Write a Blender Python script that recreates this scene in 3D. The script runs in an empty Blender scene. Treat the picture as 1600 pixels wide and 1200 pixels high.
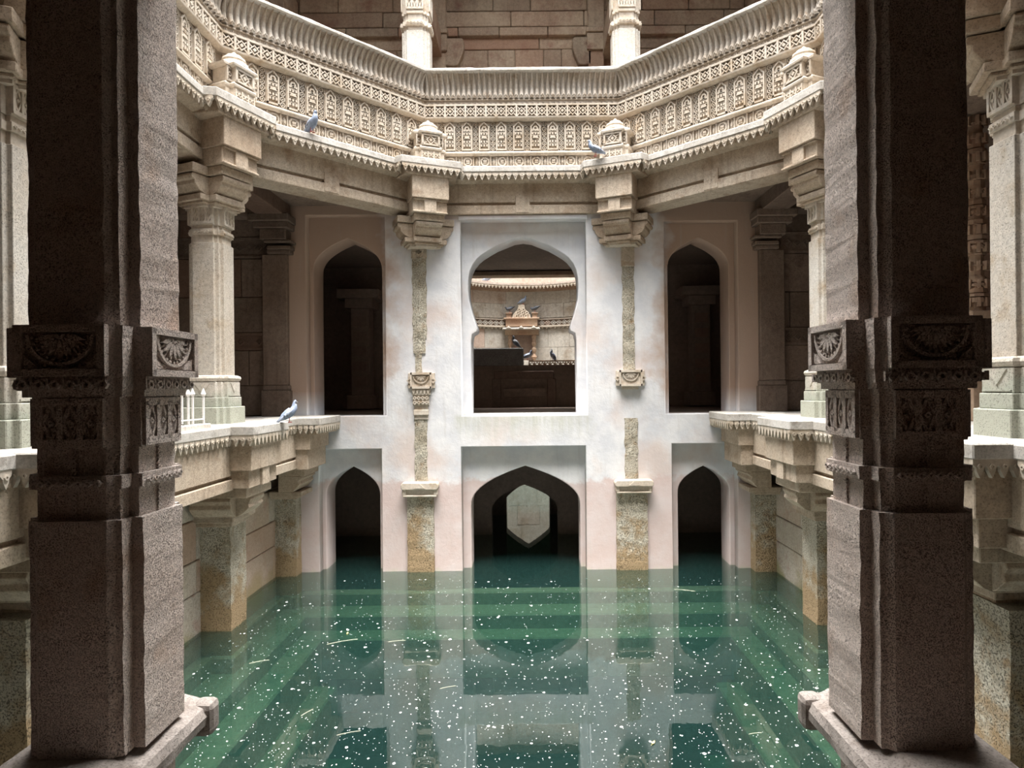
import bpy, bmesh, math, random
from mathutils import Matrix, Vector, noise
R = math.radians
random.seed(11)
SC = bpy.context.scene
COL = SC.collection
# ------------------------------------------------------------------ camera
CAM = Vector((0.12, 0.0, 2.96))
cd = bpy.data.cameras.new('camera'); cam = bpy.data.objects.new('camera', cd); COL.objects.link(cam)
cd.sensor_width = 36; cd.lens = 22.5; cd.shift_x = -31/1600; cd.shift_y = 7/1600
cd.clip_start = 0.05; cd.clip_end = 200
cam.matrix_world = Matrix.Translation(CAM) @ Matrix.Rotation(R(90), 4, 'X') @ Matrix.Rotation(-0.010, 4, 'Z')
SC.camera = cam
# ------------------------------------------------------------------ sky, light, exposure
SC.view_settings.view_transform = 'Standard'; SC.view_settings.look = 'None'
SC.view_settings.gamma = 1; SC.view_settings.use_curve_mapping = False
SC.view_settings.exposure = 0.78
w = bpy.data.worlds.new('sky'); SC.world = w; w.use_nodes = True
bg = w.node_tree.nodes['Background']; bg.inputs[0].default_value = (0.86, 0.93, 1.0, 1); bg.inputs[1].default_value = 3.0
SUN = bpy.data.lights.new('hazy_sun', 'SUN'); SUN.energy = 20.0; SUN.angle = R(56); SUN.color = (1.0, 0.97, 0.93)
so = bpy.data.objects.new('hazy_sun', SUN); COL.objects.link(so); so.rotation_euler = (R(1), 0, 0)
try:
    SC.cycles.use_denoising = True; SC.cycles.max_bounces = 10; SC.cycles.diffuse_bounces = 4
    SC.cycles.glossy_bounces = 4; SC.cycles.transparent_max_bounces = 12; SC.cycles.sample_clamp_indirect = 8
except Exception: pass

# ------------------------------------------------------------------ materials
def nt(name):
    m = bpy.data.materials.new(name); m.use_nodes = True
    t = m.node_tree; t.nodes.clear()
    return m, t, (lambda k, **kw: _n(t, k, **kw))
def _n(t, k, **kw):
    n = t.nodes.new(k)
    for a, b in kw.items():
        if a.startswith('i_'): n.inputs[int(a[2:])].default_value = b
        else: setattr(n, a, b)
    return n
def mixc(t, fac, a, b, mode='MIX'):
    n = t.nodes.new('ShaderNodeMix'); n.data_type = 'RGBA'; n.blend_type = mode
    for sock, v in ((n.inputs[0], fac), (n.inputs[6], a), (n.inputs[7], b)):
        if isinstance(v, (int, float)): sock.default_value = v
        elif isinstance(v, tuple): sock.default_value = v if len(v) == 4 else v + (1,)
        else: t.links.new(v, sock)
    return n.outputs[2]
def ramp(t, src, lo, hi, a=0.0, b=1.0):
    n = t.nodes.new('ShaderNodeMapRange'); n.inputs[1].default_value = lo; n.inputs[2].default_value = hi
    n.inputs[3].default_value = a; n.inputs[4].default_value = b
    t.links.new(src, n.inputs[0]); return n.outputs[0]
def tnoise(t, vec, scale, detail=4, rough=.6):
    n = t.nodes.new('ShaderNodeTexNoise'); n.inputs['Scale'].default_value = scale
    n.inputs['Detail'].default_value = detail; n.inputs['Roughness'].default_value = rough
    t.links.new(vec, n.inputs['Vector']); return n.outputs['Fac']
def stone(name, c1, c2, c3=None, big=1.2, fine=18, pit=0.0, pitscale=45, bump=.5, dist=.012, rand=.0, rough=.9, streak=0.0, algae=None):
    m, t, N = nt(name)
    geo = N('ShaderNodeNewGeometry'); P = geo.outputs['Position']
    f1 = tnoise(t, P, big, 5); col = mixc(t, ramp(t, f1, .36, .64), c1, c2)
    if c3:
        f2 = tnoise(t, P, big*2.7, 4); col = mixc(t, ramp(t, f2, .55, .72), col, c3)
    f3 = tnoise(t, P, fine, 6, .7); col = mixc(t, .55, col, mixc(t, 1.0, col, mixc(t, ramp(t, f3, .25, .75), (.45,)*3, (1.3,)*3), 'MULTIPLY'))
    h = f3
    if streak:
        mp = N('ShaderNodeMapping'); mp.inputs['Scale'].default_value = (7, 7, .45); t.links.new(P, mp.inputs['Vector'])
        fs = tnoise(t, mp.outputs[0], 1.6, 4); col = mixc(t, ramp(t, fs, .55, .72, 0, streak), col, tuple(x*.45 for x in c1))
    if algae:
        sep = N('ShaderNodeSeparateXYZ'); t.links.new(P, sep.inputs[0])
        ad = N('ShaderNodeMath', operation='ADD'); t.links.new(sep.outputs[2], ad.inputs[0])
        t.links.new(ramp(t, f1, .3, .7, -algae[1]*.5, algae[1]*.5), ad.inputs[1])
        col = mixc(t, ramp(t, ad.outputs[0], algae[0]+algae[1]*.2, algae[0]-algae[1]*.2), col, algae[2])
    if rand:
        oi = N('ShaderNodeObjectInfo')
        col = mixc(t, 1.0, col, mixc(t, oi.outputs['Random'], (1-rand, 1-rand, 1-rand), (1+rand, 1+rand*.9, 1+rand*.8)), 'MULTIPLY')
        md = N('ShaderNodeMath', operation='MULTIPLY', i_1=7.31); t.links.new(oi.outputs['Random'], md.inputs[0])
        fr = N('ShaderNodeMath', operation='FRACT'); t.links.new(md.outputs[0], fr.inputs[0])
        col = mixc(t, ramp(t, fr.outputs[0], .7, 1.0, 0, .55), col, (c1[0]*.95, c1[1]*.66, c1[2]*.58))
    if pit:
        pm = ramp(t, tnoise(t, P, pitscale*1.7, 3, .65), .36, .47, 0, 1)
        gate = ramp(t, tnoise(t, P, pitscale*.12, 3), .34, .62, .35, 1)
        mx = N('ShaderNodeMath', operation='MAXIMUM'); t.links.new(pm, mx.inputs[0])
        inv = N('ShaderNodeMath', operation='SUBTRACT', i_0=1.0); t.links.new(gate, inv.inputs[1]); t.links.new(inv.outputs[0], mx.inputs[1])
        col = mixc(t, 1.0, col, mixc(t, mx.outputs[0], (1-pit,)*3, (1,)*3), 'MULTIPLY')
        mm = N('ShaderNodeMath', operation='MULTIPLY_ADD', i_1=1.2); t.links.new(mx.outputs[0], mm.inputs[0]); t.links.new(f3, mm.inputs[2]); h = mm.outputs[0]
    bs = N('ShaderNodeBsdfPrincipled'); bs.inputs['Roughness'].default_value = rough
    bs.inputs['Specular IOR Level'].default_value = .25
    t.links.new(col, bs.inputs['Base Color'])
    b = N('ShaderNodeBump'); b.inputs['Strength'].default_value = bump; b.inputs['Distance'].default_value = dist
    t.links.new(h, b.inputs['Height']); t.links.new(b.outputs[0], bs.inputs['Normal'])
    o = N('ShaderNodeOutputMaterial'); t.links.new(bs.outputs[0], o.inputs[0])
    return m
def plain(name, c, rough=.6, metal=0.0):
    m, t, N = nt(name)
    bs = N('ShaderNodeBsdfPrincipled'); bs.inputs['Roughness'].default_value = rough; bs.inputs['Metallic'].default_value = metal
    geo = N('ShaderNodeNewGeometry'); f = tnoise(t, geo.outputs['Position'], 40, 3)
    t.links.new(mixc(t, ramp(t, f, .3, .7), tuple(x*.8 for x in c), c), bs.inputs['Base Color'])
    o = N('ShaderNodeOutputMaterial'); t.links.new(bs.outputs[0], o.inputs[0])
    return m
M = {}
M['cream'] = stone('cream_sandstone', (.50,.42,.33), (.59,.52,.44), (.42,.32,.22), big=1.6, fine=26, bump=.35, dist=.006)
M['petal'] = stone('grey_cream_sandstone', (.46,.385,.305), (.56,.50,.435), (.38,.29,.21), big=2.2, fine=30, bump=.3, dist=.005)
M['beam'] = stone('tan_sandstone', (.43,.33,.24), (.54,.45,.355), (.34,.245,.17), big=.9, fine=22, pit=.4, pitscale=38, bump=.4, dist=.008, streak=.45)
M['slab'] = stone('weathered_ledge_stone', (.47,.43,.38), (.60,.57,.53), (.36,.32,.28), big=2.5, fine=30, pit=.3, pitscale=50, bump=.4, dist=.006)
M['column'] = stone('gallery_column_stone', (.52,.45,.37), (.60,.56,.50), (.45,.36,.26), big=1.2, fine=24, pit=.45, pitscale=42, bump=.45, dist=.008, algae=(3.0,.5,(.36,.37,.31)))
M['fore'] = stone('pitted_pinkish_stone', (.68,.56,.49), (.76,.66,.60), (.60,.45,.36), big=1.6, fine=60, pit=.72, pitscale=110, bump=1.0, dist=.009)
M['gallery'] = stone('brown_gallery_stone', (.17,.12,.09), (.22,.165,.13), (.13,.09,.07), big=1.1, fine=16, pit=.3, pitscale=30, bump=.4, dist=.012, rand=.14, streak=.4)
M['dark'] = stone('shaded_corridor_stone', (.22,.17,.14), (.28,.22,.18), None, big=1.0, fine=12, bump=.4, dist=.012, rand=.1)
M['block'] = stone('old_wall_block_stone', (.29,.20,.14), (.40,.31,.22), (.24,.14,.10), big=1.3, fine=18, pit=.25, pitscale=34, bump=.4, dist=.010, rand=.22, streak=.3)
M['lower'] = stone('damp_lower_wall_stone', (.46,.39,.30), (.55,.49,.42), (.44,.32,.26), big=1.3, fine=24, pit=.4, pitscale=46, bump=.5, dist=.008, rand=.12, algae=(.12,.5,(.33,.30,.17)))
M['pilaster'] = stone('rough_chipped_stone', (.46,.40,.30), (.60,.55,.45), (.40,.29,.18), big=3.0, fine=34, pit=.6, pitscale=40, bump=1.0, dist=.02, algae=(.62,1.3,(.40,.285,.165)))
M['step'] = stone('submerged_algae_stone', (.32,.33,.22), (.40,.40,.30), (.25,.27,.17), big=1.2, fine=16, bump=.3, dist=.01)
M['far'] = stone('pale_well_stone', (.44,.395,.34), (.51,.475,.42), (.34,.28,.215), big=.7, fine=14, pit=.2, pitscale=20, bump=.4, dist=.012, rand=.06, streak=.3)
M['niche'] = stone('reddish_carved_stone', (.32,.20,.135), (.42,.31,.225), None, big=2, fine=24, bump=.4, dist=.006)
M['landing'] = stone('dark_landing_stone', (.15,.10,.07), (.19,.13,.095), None, big=1.5, fine=20, bump=.4, dist=.01)
M['ledge'] = stone('worn_pinkish_ledge_stone', (.30,.26,.235), (.37,.33,.30), (.23,.19,.165), big=2.5, fine=30, pit=.4, pitscale=60, bump=.5, dist=.008)
M['wet'] = stone('dark_damp_rubble', (.30,.29,.28), (.42,.41,.40), None, big=3, fine=30, pit=.5, pitscale=30, bump=.9, dist=.02)
def plaster():
    m, t, N = nt('lime_plaster')
    geo = N('ShaderNodeNewGeometry'); P = geo.outputs['Position']
    sep = N('ShaderNodeSeparateXYZ'); t.links.new(P, sep.inputs[0])
    f1 = tnoise(t, P, .75, 5, .6); f2 = tnoise(t, P, 2.2, 6, .65); f3 = tnoise(t, P, 14, 6, .7)
    grey = (.55, .55, .57); white = (.65, .64, .64); pink = (.54, .42, .36); dpink = (.53, .42, .39)
    col = mixc(t, ramp(t, f2, .4, .6), grey, white)
    col = mixc(t, ramp(t, f1, .50, .66, 0, .65), col, pink)
    # flanks browner: shade of the diagonal beams put into the colour
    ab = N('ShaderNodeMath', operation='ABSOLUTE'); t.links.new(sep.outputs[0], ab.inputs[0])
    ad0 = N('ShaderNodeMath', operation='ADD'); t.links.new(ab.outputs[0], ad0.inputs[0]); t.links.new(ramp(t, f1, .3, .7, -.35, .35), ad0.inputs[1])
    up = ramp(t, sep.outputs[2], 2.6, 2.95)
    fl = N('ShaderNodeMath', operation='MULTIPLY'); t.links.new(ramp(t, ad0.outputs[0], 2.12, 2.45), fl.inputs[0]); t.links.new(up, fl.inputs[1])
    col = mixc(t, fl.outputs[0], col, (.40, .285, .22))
    # old water line: damp, pinkish plaster up to about 1.5 m over the water
    ad = N('ShaderNodeMath', operation='ADD'); t.links.new(sep.outputs[2], ad.inputs[0])
    t.links.new(ramp(t, f2, .3, .7, -.12, .12), ad.inputs[1])
    col = mixc(t, ramp(t, ad.outputs[0], 1.50, 1.42), col, mixc(t, ramp(t, f2, .4, .65), dpink, (.56, .48, .46)))
    col = mixc(t, ramp(t, ad.outputs[0], .04, -.1), col, (.50, .48, .38))
    mp = N('ShaderNodeMapping'); mp.inputs['Scale'].default_value = (9, 9, .8); t.links.new(P, mp.inputs['Vector'])
    fs = tnoise(t, mp.outputs[0], 1.3, 5); col = mixc(t, ramp(t, fs, .58, .78, 0, .35), col, (.42, .38, .33))
    col = mixc(t, ramp(t, f3, .62, .75, 0, .3), col, (.40, .33, .28))
    inb = N('ShaderNodeMath', operation='MULTIPLY'); t.links.new(ramp(t, ad0.outputs[0], 1.05, .9), inb.inputs[0]); t.links.new(ramp(t, sep.outputs[2], 2.05, 2.45), inb.inputs[1])
    lim = N('ShaderNodeMath', operation='MULTIPLY'); t.links.new(inb.outputs[0], lim.inputs[0]); t.links.new(ramp(t, sep.outputs[2], 2.56, 2.5), lim.inputs[1])
    sn = N('ShaderNodeMath', operation='MULTIPLY'); t.links.new(lim.outputs[0], sn.inputs[0]); t.links.new(ramp(t, fs, .32, .6, .15, .8), sn.inputs[1])
    col = mixc(t, sn.outputs[0], col, (.44, .44, .38))
    bs = N('ShaderNodeBsdfPrincipled'); bs.inputs['Roughness'].default_value = .85; bs.inputs['Specular IOR Level'].default_value = .3
    t.links.new(col, bs.inputs['Base Color'])
    b = N('ShaderNodeBump'); b.inputs['Strength'].default_value = .35; b.inputs['Distance'].default_value = .012
    mm = N('ShaderNodeMath', operation='MULTIPLY_ADD', i_1=2.0); t.links.new(f2, mm.inputs[0]); t.links.new(f3, mm.inputs[2])
    t.links.new(mm.outputs[0], b.inputs['Height']); t.links.new(b.outputs[0], bs.inputs['Normal'])
    o = N('ShaderNodeOutputMaterial'); t.links.new(bs.outputs[0], o.inputs[0])
    return m
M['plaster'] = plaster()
def water():
    m, t, N = nt('green_well_water')
    tr = N('ShaderNodeBsdfTransparent'); tr.inputs[0].default_value = (.84, .94, .88, 1)
    df = N('ShaderNodeBsdfDiffuse'); df.inputs[0].default_value = (.017, .050, .044, 1)
    mx = N('ShaderNodeMixShader'); mx.inputs[0].default_value = .38
    t.links.new(tr.outputs[0], mx.inputs[1]); t.links.new(df.outputs[0], mx.inputs[2])
    gl = N('ShaderNodeBsdfGlossy'); gl.inputs['Roughness'].default_value = .0; gl.inputs[0].default_value = (.95, 1, .98, 1)
    fr = N('ShaderNodeFresnel'); fr.inputs[0].default_value = 2.35
    m2 = N('ShaderNodeMixShader'); t.links.new(fr.outputs[0], m2.inputs[0]); t.links.new(mx.outputs[0], m2.inputs[1]); t.links.new(gl.outputs[0], m2.inputs[2])
    geo = N('ShaderNodeNewGeometry'); nn = tnoise(t, geo.outputs['Position'], 5, 2)
    b = N('ShaderNodeBump'); b.inputs['Strength'].default_value = .02; b.inputs['Distance'].default_value = .02
    t.links.new(nn, b.inputs['Height']); t.links.new(b.outputs[0], gl.inputs['Normal'])
    va = N('ShaderNodeVolumeAbsorption'); va.inputs[0].default_value = (.58, .745, .675, 1); va.inputs[1].default_value = 1.45
    o = N('ShaderNodeOutputMaterial'); t.links.new(m2.outputs[0], o.inputs[0]); t.links.new(va.outputs[0], o.inputs[1])
    return m
M['water'] = water()
M['white'] = plain('white_fleck', (.9, .9, .88), .6)
M['leaf'] = plain('yellow_leaf', (.75, .62, .22), .6)
M['twig'] = plain('pale_twig', (.55, .55, .42), .7)
M['iron'] = plain('white_painted_iron', (.78, .76, .74), .45)
M['pig'] = plain('pigeon_blue_grey', (.26, .31, .42), .6)
M['pigl'] = plain('pigeon_pale_wing', (.36, .41, .52), .6)
M['pigd'] = plain('pigeon_dark_feather', (.07, .075, .09), .5)
M['beak'] = plain('pigeon_beak', (.05, .045, .045), .4)
M['foot'] = plain('pigeon_foot', (.45, .12, .10), .6)

# ------------------------------------------------------------------ mesh helpers
class MB:
    def __init__(s): s.v = []; s.f = []
    def add(s, vs, fs):
        o = len(s.v); s.v += [tuple(p) for p in vs]; s.f += [tuple(i+o for i in f) for f in fs]; return s
    def box(s, x0, x1, y0, y1, z0, z1):
        return s.add([(x0,y0,z0),(x1,y0,z0),(x1,y1,z0),(x0,y1,z0),(x0,y0,z1),(x1,y0,z1),(x1,y1,z1),(x0,y1,z1)],
                     [(0,3,2,1),(4,5,6,7),(0,1,5,4),(1,2,6,5),(2,3,7,6),(3,0,4,7)])
    def loft(s, rings, caps=True, closed=True):
        n = len(rings[0]); vs = [p for r in rings for p in r]; fs = []
        for k in range(len(rings)-1):
            for i in range(n if closed else n-1):
                j = (i+1) % n; fs.append((k*n+i, k*n+j, (k+1)*n+j, (k+1)*n+i))
        if caps: fs += [tuple(reversed(range(n))), tuple(range((len(rings)-1)*n, len(rings)*n))]
        return s.add(vs, fs)
    def prism(s, poly, z0, z1): return s.loft([[(x,y,z0) for x,y in poly], [(x,y,z1) for x,y in poly]])
    def plate(s, poly, y0, y1):   # poly in x,z ; front face at y0 (towards -y)
        return s.loft([[(x,y1,z) for x,z in poly], [(x,y0,z) for x,z in poly]])
    def bar(s, a, b, wd, y0, y1):
        dx, dz = b[0]-a[0], b[1]-a[1]; L = math.hypot(dx, dz) or 1; px, pz = -dz/L*wd/2, dx/L*wd/2
        return s.plate([(a[0]-px,a[1]-pz),(b[0]-px,b[1]-pz),(b[0]+px,b[1]+pz),(a[0]+px,a[1]+pz)], y0, y1)
    def ring(s, cx, cz, ro, ri, y0, y1, n=8, rot=0.0, a0=0.0, a1=360.0):
        full = abs(a1-a0) >= 359
        k = n if full else n+1
        A = [R(rot + a0 + (a1-a0)*i/n) for i in range(k)]
        vs = []
        for a in A:
            c, q = math.cos(a), math.sin(a)
            vs += [(cx+c*ro,y0,cz+q*ro),(cx+c*ri,y0,cz+q*ri),(cx+c*ro,y1,cz+q*ro),(cx+c*ri,y1,cz+q*ri)]
        fs = []
        for i in range(n):
            a, b = 4*i, 4*((i+1) % k)
            fs += [(a,b,b+1,a+1),(a,a+2,b+2,b),(a+1,b+1,b+3,a+3)]
        return s.add(vs, fs)
    def lathe(s, prof, n=12, cx=0, cy=0):
        return s.loft([[(cx+r*math.cos(2*math.pi*i/n), cy+r*math.sin(2*math.pi*i/n), z) for i in range(n)] for r, z in prof])
    def tube(s, pts, r, n=6):
        pts = [Vector(p) for p in pts]; rings = []
        for i, p in enumerate(pts):
            d = (pts[min(i+1,len(pts)-1)]-pts[max(i-1,0)]).normalized()
            u = d.cross(Vector((0,0,1)) if abs(d.z) < .9 else Vector((1,0,0))).normalized(); v = d.cross(u)
            rr = r[i] if isinstance(r, (list, tuple)) else r
            rings.append([tuple(p+u*math.cos(2*math.pi*k/n)*rr+v*math.sin(2*math.pi*k/n)*rr) for k in range(n)])
        return s.loft(rings)
    def xf(s, mat):
        s.v = [tuple(mat @ Vector(p)) for p in s.v]; return s
    def merge(s, o, mat=None):
        return s.add([tuple(mat @ Vector(p)) for p in o.v] if mat else o.v, o.f)
    def mesh(s, name, mat=None, bevel=0, smooth=False, jit=0, seg=1):
        me = bpy.data.meshes.new(name)
        bm = bmesh.new()
        vs = [bm.verts.new(p) for p in s.v]
        for f in s.f:
            try: bm.faces.new([vs[i] for i in f])
            except ValueError: pass
        bmesh.ops.recalc_face_normals(bm, faces=bm.faces)
        if bevel:
            es = [e for e in bm.edges if len(e.link_faces) == 2 and e.calc_face_angle(0) > .5]
            bmesh.ops.bevel(bm, geom=es, offset=bevel, segments=seg, affect='EDGES', profile=.5, clamp_overlap=True)
        if jit:
            for v in bm.verts:
                n = noise.noise_vector(v.co*9.0)*jit + noise.noise_vector(v.co*31.0)*jit*.5; v.co += n
        if smooth:
            for f in bm.faces: f.smooth = True
        bm.to_mesh(me); bm.free()
        if mat: me.materials.append(M[mat])
        return me
def put(name, me, parent=None, loc=(0,0,0), rotz=0.0, rot=None, scale=None):
    o = bpy.data.objects.new(name, me); COL.objects.link(o)
    if parent: o.parent = parent
    o.location = loc; o.rotation_euler = rot if rot else (0,0,rotz)
    if scale: o.scale = scale
    return o
def mk(name, mb, mat, parent=None, loc=(0,0,0), rotz=0.0, **kw):
    return put(name, mb.mesh(name, mat, **kw), parent, loc, rotz)
def tag(o, label, cat, group=None):
    o['label'] = label; o['category'] = cat
    if group: o['group'] = group
    return o
def thing(name, label, cat, loc=(0,0,0), rotz=0.0, group=None):
    return tag(put(name, None, None, loc, rotz), label, cat, group)
def struct(name, loc=(0,0,0), rotz=0.0, me=None, label=None):
    o = put(name, me, None, loc, rotz); o['kind'] = 'structure'
    if label: o['label'] = label
    return o
def holed(name, outer, holes, depth, mat, bevel=0.0):
    """plate with holes: outlines in (x, z), thickness along +y from y=0"""
    cu = bpy.data.curves.new(name, 'CURVE'); cu.dimensions = '2D'; cu.fill_mode = 'BOTH'; cu.extrude = depth/2-bevel; cu.bevel_depth = bevel; cu.bevel_resolution = 1
    for pl in [outer]+holes:
        sp = cu.splines.new('POLY'); sp.points.add(len(pl)-1); sp.use_cyclic_u = True
        for p, (x, z) in zip(sp.points, pl): p.co = (x, z, 0, 1)
    ob = bpy.data.objects.new(name, cu); COL.objects.link(ob); bpy.context.view_layer.update()
    dg = bpy.context.evaluated_depsgraph_get(); me = bpy.data.meshes.new_from_object(ob.evaluated_get(dg))
    bpy.data.objects.remove(ob); bpy.data.curves.remove(cu)
    me.transform(Matrix.Translation((0, depth/2, 0)) @ Matrix.Rotation(R(90), 4, 'X'))
    me.materials.clear(); me.materials.append(M[mat]); me.name = name
    return me
def holed_flat(name, outer, holes, depth, mat):   # horizontal slab, outlines in (x, y), from z=0 up
    me = holed(name, outer, holes, depth, mat)
    me.transform(Matrix.Rotation(R(-90), 4, 'X') ); me.transform(Matrix.Translation((0,0,0)))
    return me
def at(px, py, y):      # measured point of the photograph at a known depth -> (x, z) in the place
    x = px - .010*(py-600); q = py + .010*(px-800)
    return CAM.x + (x-831)*y/1000, CAM.z - (q-607)*y/1000

# ------------------------------------------------------------------ octagon frame
D = 6.5; T = math.tan(R(22.5)); AC = 3.93
CENTER = Vector((0, D, 0))
SIDE = {'back': 0, 'left diagonal': 45, 'right diagonal': -45, 'left': 90, 'right': -90}
def sframe(deg, a, z):
    t = R(deg); return (-math.sin(t)*a, D+math.cos(t)*a, z), t
def strip(mb, prof, a, cut=0.0, hl=None):   # mitred moulding; prof: (y offset outward from a, z)
    ends = []
    for sgn in (-1, 1):
        ends.append([(sgn*((hl if hl is not None else (a+y)*T)-cut), y, z) for y, z in prof])
    return mb.loft(ends)

# ------------------------------------------------------------------ shell: floor, walls, roof, corridor
octo = lambda a, sh=0.0: [(a/math.cos(R(22.5))*math.cos(R(22.5+45*i)), D+a/math.cos(R(22.5))*math.sin(R(22.5+45*i))-(sh if i in (5,6) else 0)) for i in range(8)]
rect = lambda x0, x1, y0, y1: [(x0,y0),(x1,y0),(x1,y1),(x0,y1)]
circ = lambda r, n=32: [(r*math.cos(2*math.pi*i/n), 18.5+r*math.sin(2*math.pi*i/n)) for i in range(n)]
FZ = 2.55
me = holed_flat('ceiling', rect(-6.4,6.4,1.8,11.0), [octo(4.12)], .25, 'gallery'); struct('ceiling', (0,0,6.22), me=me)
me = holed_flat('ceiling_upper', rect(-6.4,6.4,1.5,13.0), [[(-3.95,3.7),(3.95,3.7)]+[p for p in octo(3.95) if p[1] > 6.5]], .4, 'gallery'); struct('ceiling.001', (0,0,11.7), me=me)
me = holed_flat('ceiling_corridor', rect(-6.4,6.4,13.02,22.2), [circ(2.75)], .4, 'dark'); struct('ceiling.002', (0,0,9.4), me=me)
mb = MB().box(-2.3,2.3,-4,2.15,1.0,1.42); mk('floor', mb, 'landing')['kind'] = 'structure'
mb = MB().box(-6.4,6.4,-4,2.1,4.85,6.4); o = mk('ceiling', mb, 'landing'); o['kind'] = 'structure'
mb = MB().box(-6.4,6.4,-4.3,-4,-3.9,12); o = mk('wall_rear', mb, 'dark'); o['kind'] = 'structure'
for s, nm in ((-1,'wall_outer_left'),(1,'wall_outer_right')):
    mb = MB().box(s*6.2,s*6.6,-4.3,22.2,-3.9,12.1); o = mk(nm, mb, 'gallery'); o['kind'] = 'structure'
mb = MB().box(-6.4,6.4,1.3,1.6,6.3,12.1); o = mk('wall_front_upper', mb, 'gallery'); o['kind'] = 'structure'
mb = MB().box(-6.6,6.6,-4.3,22.5,-4.2,-3.7); o = mk('floor', mb, 'step'); o['kind'] = 'structure'
o = mk('trim_lintel', MB().box(-2.3,2.3,2.05,2.62,4.85,5.75), 'dark', bevel=.02); o['kind'] = 'structure'  # unseen overhead block, added to shade the near columns and their ledges
for s, nm in ((-1,'wall_corridor_left'),(1,'wall_corridor_right')):
    mb = MB().box(s*2.3,s*2.6,-4,2.3,1.0,5.0); o = mk(nm, mb, 'landing'); o['kind'] = 'structure'
    # gallery floor slab on each side
    mb = MB().box(s*3.45,s*6.3,2.3,10.43,2.3,FZ); o = mk('floor', mb, 'slab'); o['kind'] = 'structure'
    # lower side wall behind the pilasters: backing + stones
    wall = struct('wall_lower_left' if s < 0 else 'wall_lower_right', (s*4.12, 0, 0))
    mb = MB().box(-.12 if s > 0 else -.4, .4 if s > 0 else .12, 2.3, 10.45, -3.7, 2.3)
    
    k = mk('backing', MB().box(min(s*.02,s*.5),max(s*.02,s*.5),2.3,10.45,-3.7,2.3), 'lower', wall)
    zz = -1.0; row = 0
    while zz < 2.2:
        h = (.50,.44,.56,.40)[row % 4]; yy = 2.3-random.random()*.6
        while yy < 10.4:
            L = random.uniform(.85,1.5); y0, y1 = max(yy,2.3), min(yy+L,10.42)
            if y1-y0 > .15:
                d = random.uniform(0,.012)
                mb = MB().box(min(-s*(.12+d),s*.03),max(-s*(.12+d),s*.03),y0+.006,y1-.006,zz+.005,min(zz+h,2.28)-.005)
                mk('stone', mb, 'lower', wall, bevel=.012)
            yy += L
        zz += h; row += 1

mk('floor', MB().box(-6.4,6.4,10.6,13.0,6.2,6.5), 'gallery')['kind'] = 'structure'
# submerged steps round three sides
for i, (ins, z) in enumerate(((.16,-.30),(.62,-.50),(.98,-.72),(1.3,-1.25),(1.62,-2.1))):
    st = struct('step' if i == 0 else 'step', (0,0,0)); st['label'] = 'submerged stone step under green water'
    for s in (-1, 1):
        mk('side_run', MB().box(min(s*4.1,s*(4.0-ins)),max(s*4.1,s*(4.0-ins)),2.3,10.43-ins,z-.6,z), 'step', st, bevel=.02)
    if i < 3: mk('back_run', MB().box(-4.05,4.05,10.43-ins,10.5,z-.6,z), 'step', st, bevel=.02)
mk('water_surface', MB().box(-4.3,4.3,1.0,21.8,-3.95,0), 'water')['kind'] = 'structure'

# ------------------------------------------------------------------ back wall: plaster with panels and arches
YW = 10.43; YP = 10.61; YB = 11.1
wall = struct('wall_back', (0, YW, 0), label='white and pink lime plastered wall with recessed panels and pointed arches')
def P(px, py, y=YW): return at(px, py, y)
def panel(x0, x1, yt, yb=None):
    a = P(x0, yt); b = P(x1, yt); zb = P((x0+x1)/2, yb)[1] if yb else -3.4
    return [(a[0],zb),(b[0],zb),(b[0],a[1]),(a[0],a[1])]
panels = [panel(718,916,343,650), panel(476,602,335,651), panel(1036,1153,344,647), panel(720,916,697), panel(497,597,701), panel(1049,1153,692)]
xl = P(452,600)[0]; xr = P(1193,600)[0]
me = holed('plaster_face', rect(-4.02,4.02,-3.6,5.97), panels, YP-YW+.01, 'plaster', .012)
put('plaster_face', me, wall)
def arch(x0, x1, ys, ya, yb, p=.43, n=12, y=YP):
    (l, zs), (r, _) = at(x0, ys, y), at(x1, ys, y); za = at((x0+x1)/2, ya, y)[1]; zb = at((x0+x1)/2, yb, y)[1] if yb else -3.4
    c = (l+r)/2; L = []
    for i in range(n+1):
        q = (i/n)**2.0; L.append((l+(c-l)*q, zs+(za-zs)*q**p))
    Rr = [(2*c-x, z) for x, z in reversed(L[:-1])]
    return [(l, zb)] + L + Rr + [(r, zb)]
cen = [(735,648),(735,560),(735,532),(737,521),(744,517),(744.5,513),(742,505),(738,494),(734,480),(731,466),(730,450),(730.5,436),(733,423),(738,412),(745,403),(752,397),(763,390),(775,383),(790,377),(803,371.5),(812,369.5)]
CP = [at(a, b, YP) for a, b in cen]; cx0 = at(817.5, 450, YP)[0]
zap = CP[-1][1]
CP = [(x, z) for x, z in CP[:-1]] + [(cx0, zap)]
CP += [(2*cx0-x, z) for x, z in reversed(CP[:-1])]
arches = [CP, arch(489,598,425,371,651,.40), arch(1042,1139,420,370,647,.40), arch(735,908,792,726,None), arch(509,595,775,727,None), arch(1058,1141,770,726,None)]
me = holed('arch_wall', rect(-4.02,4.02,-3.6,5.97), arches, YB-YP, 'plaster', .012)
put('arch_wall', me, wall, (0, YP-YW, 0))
# thin raised string course over the centre panel
mk('panel_head', MB().box(P(716,341)[0],P(918,341)[0],-.03,.02,P(817,343)[1],P(817,336)[1]), 'plaster', wall, bevel=.01)

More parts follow.
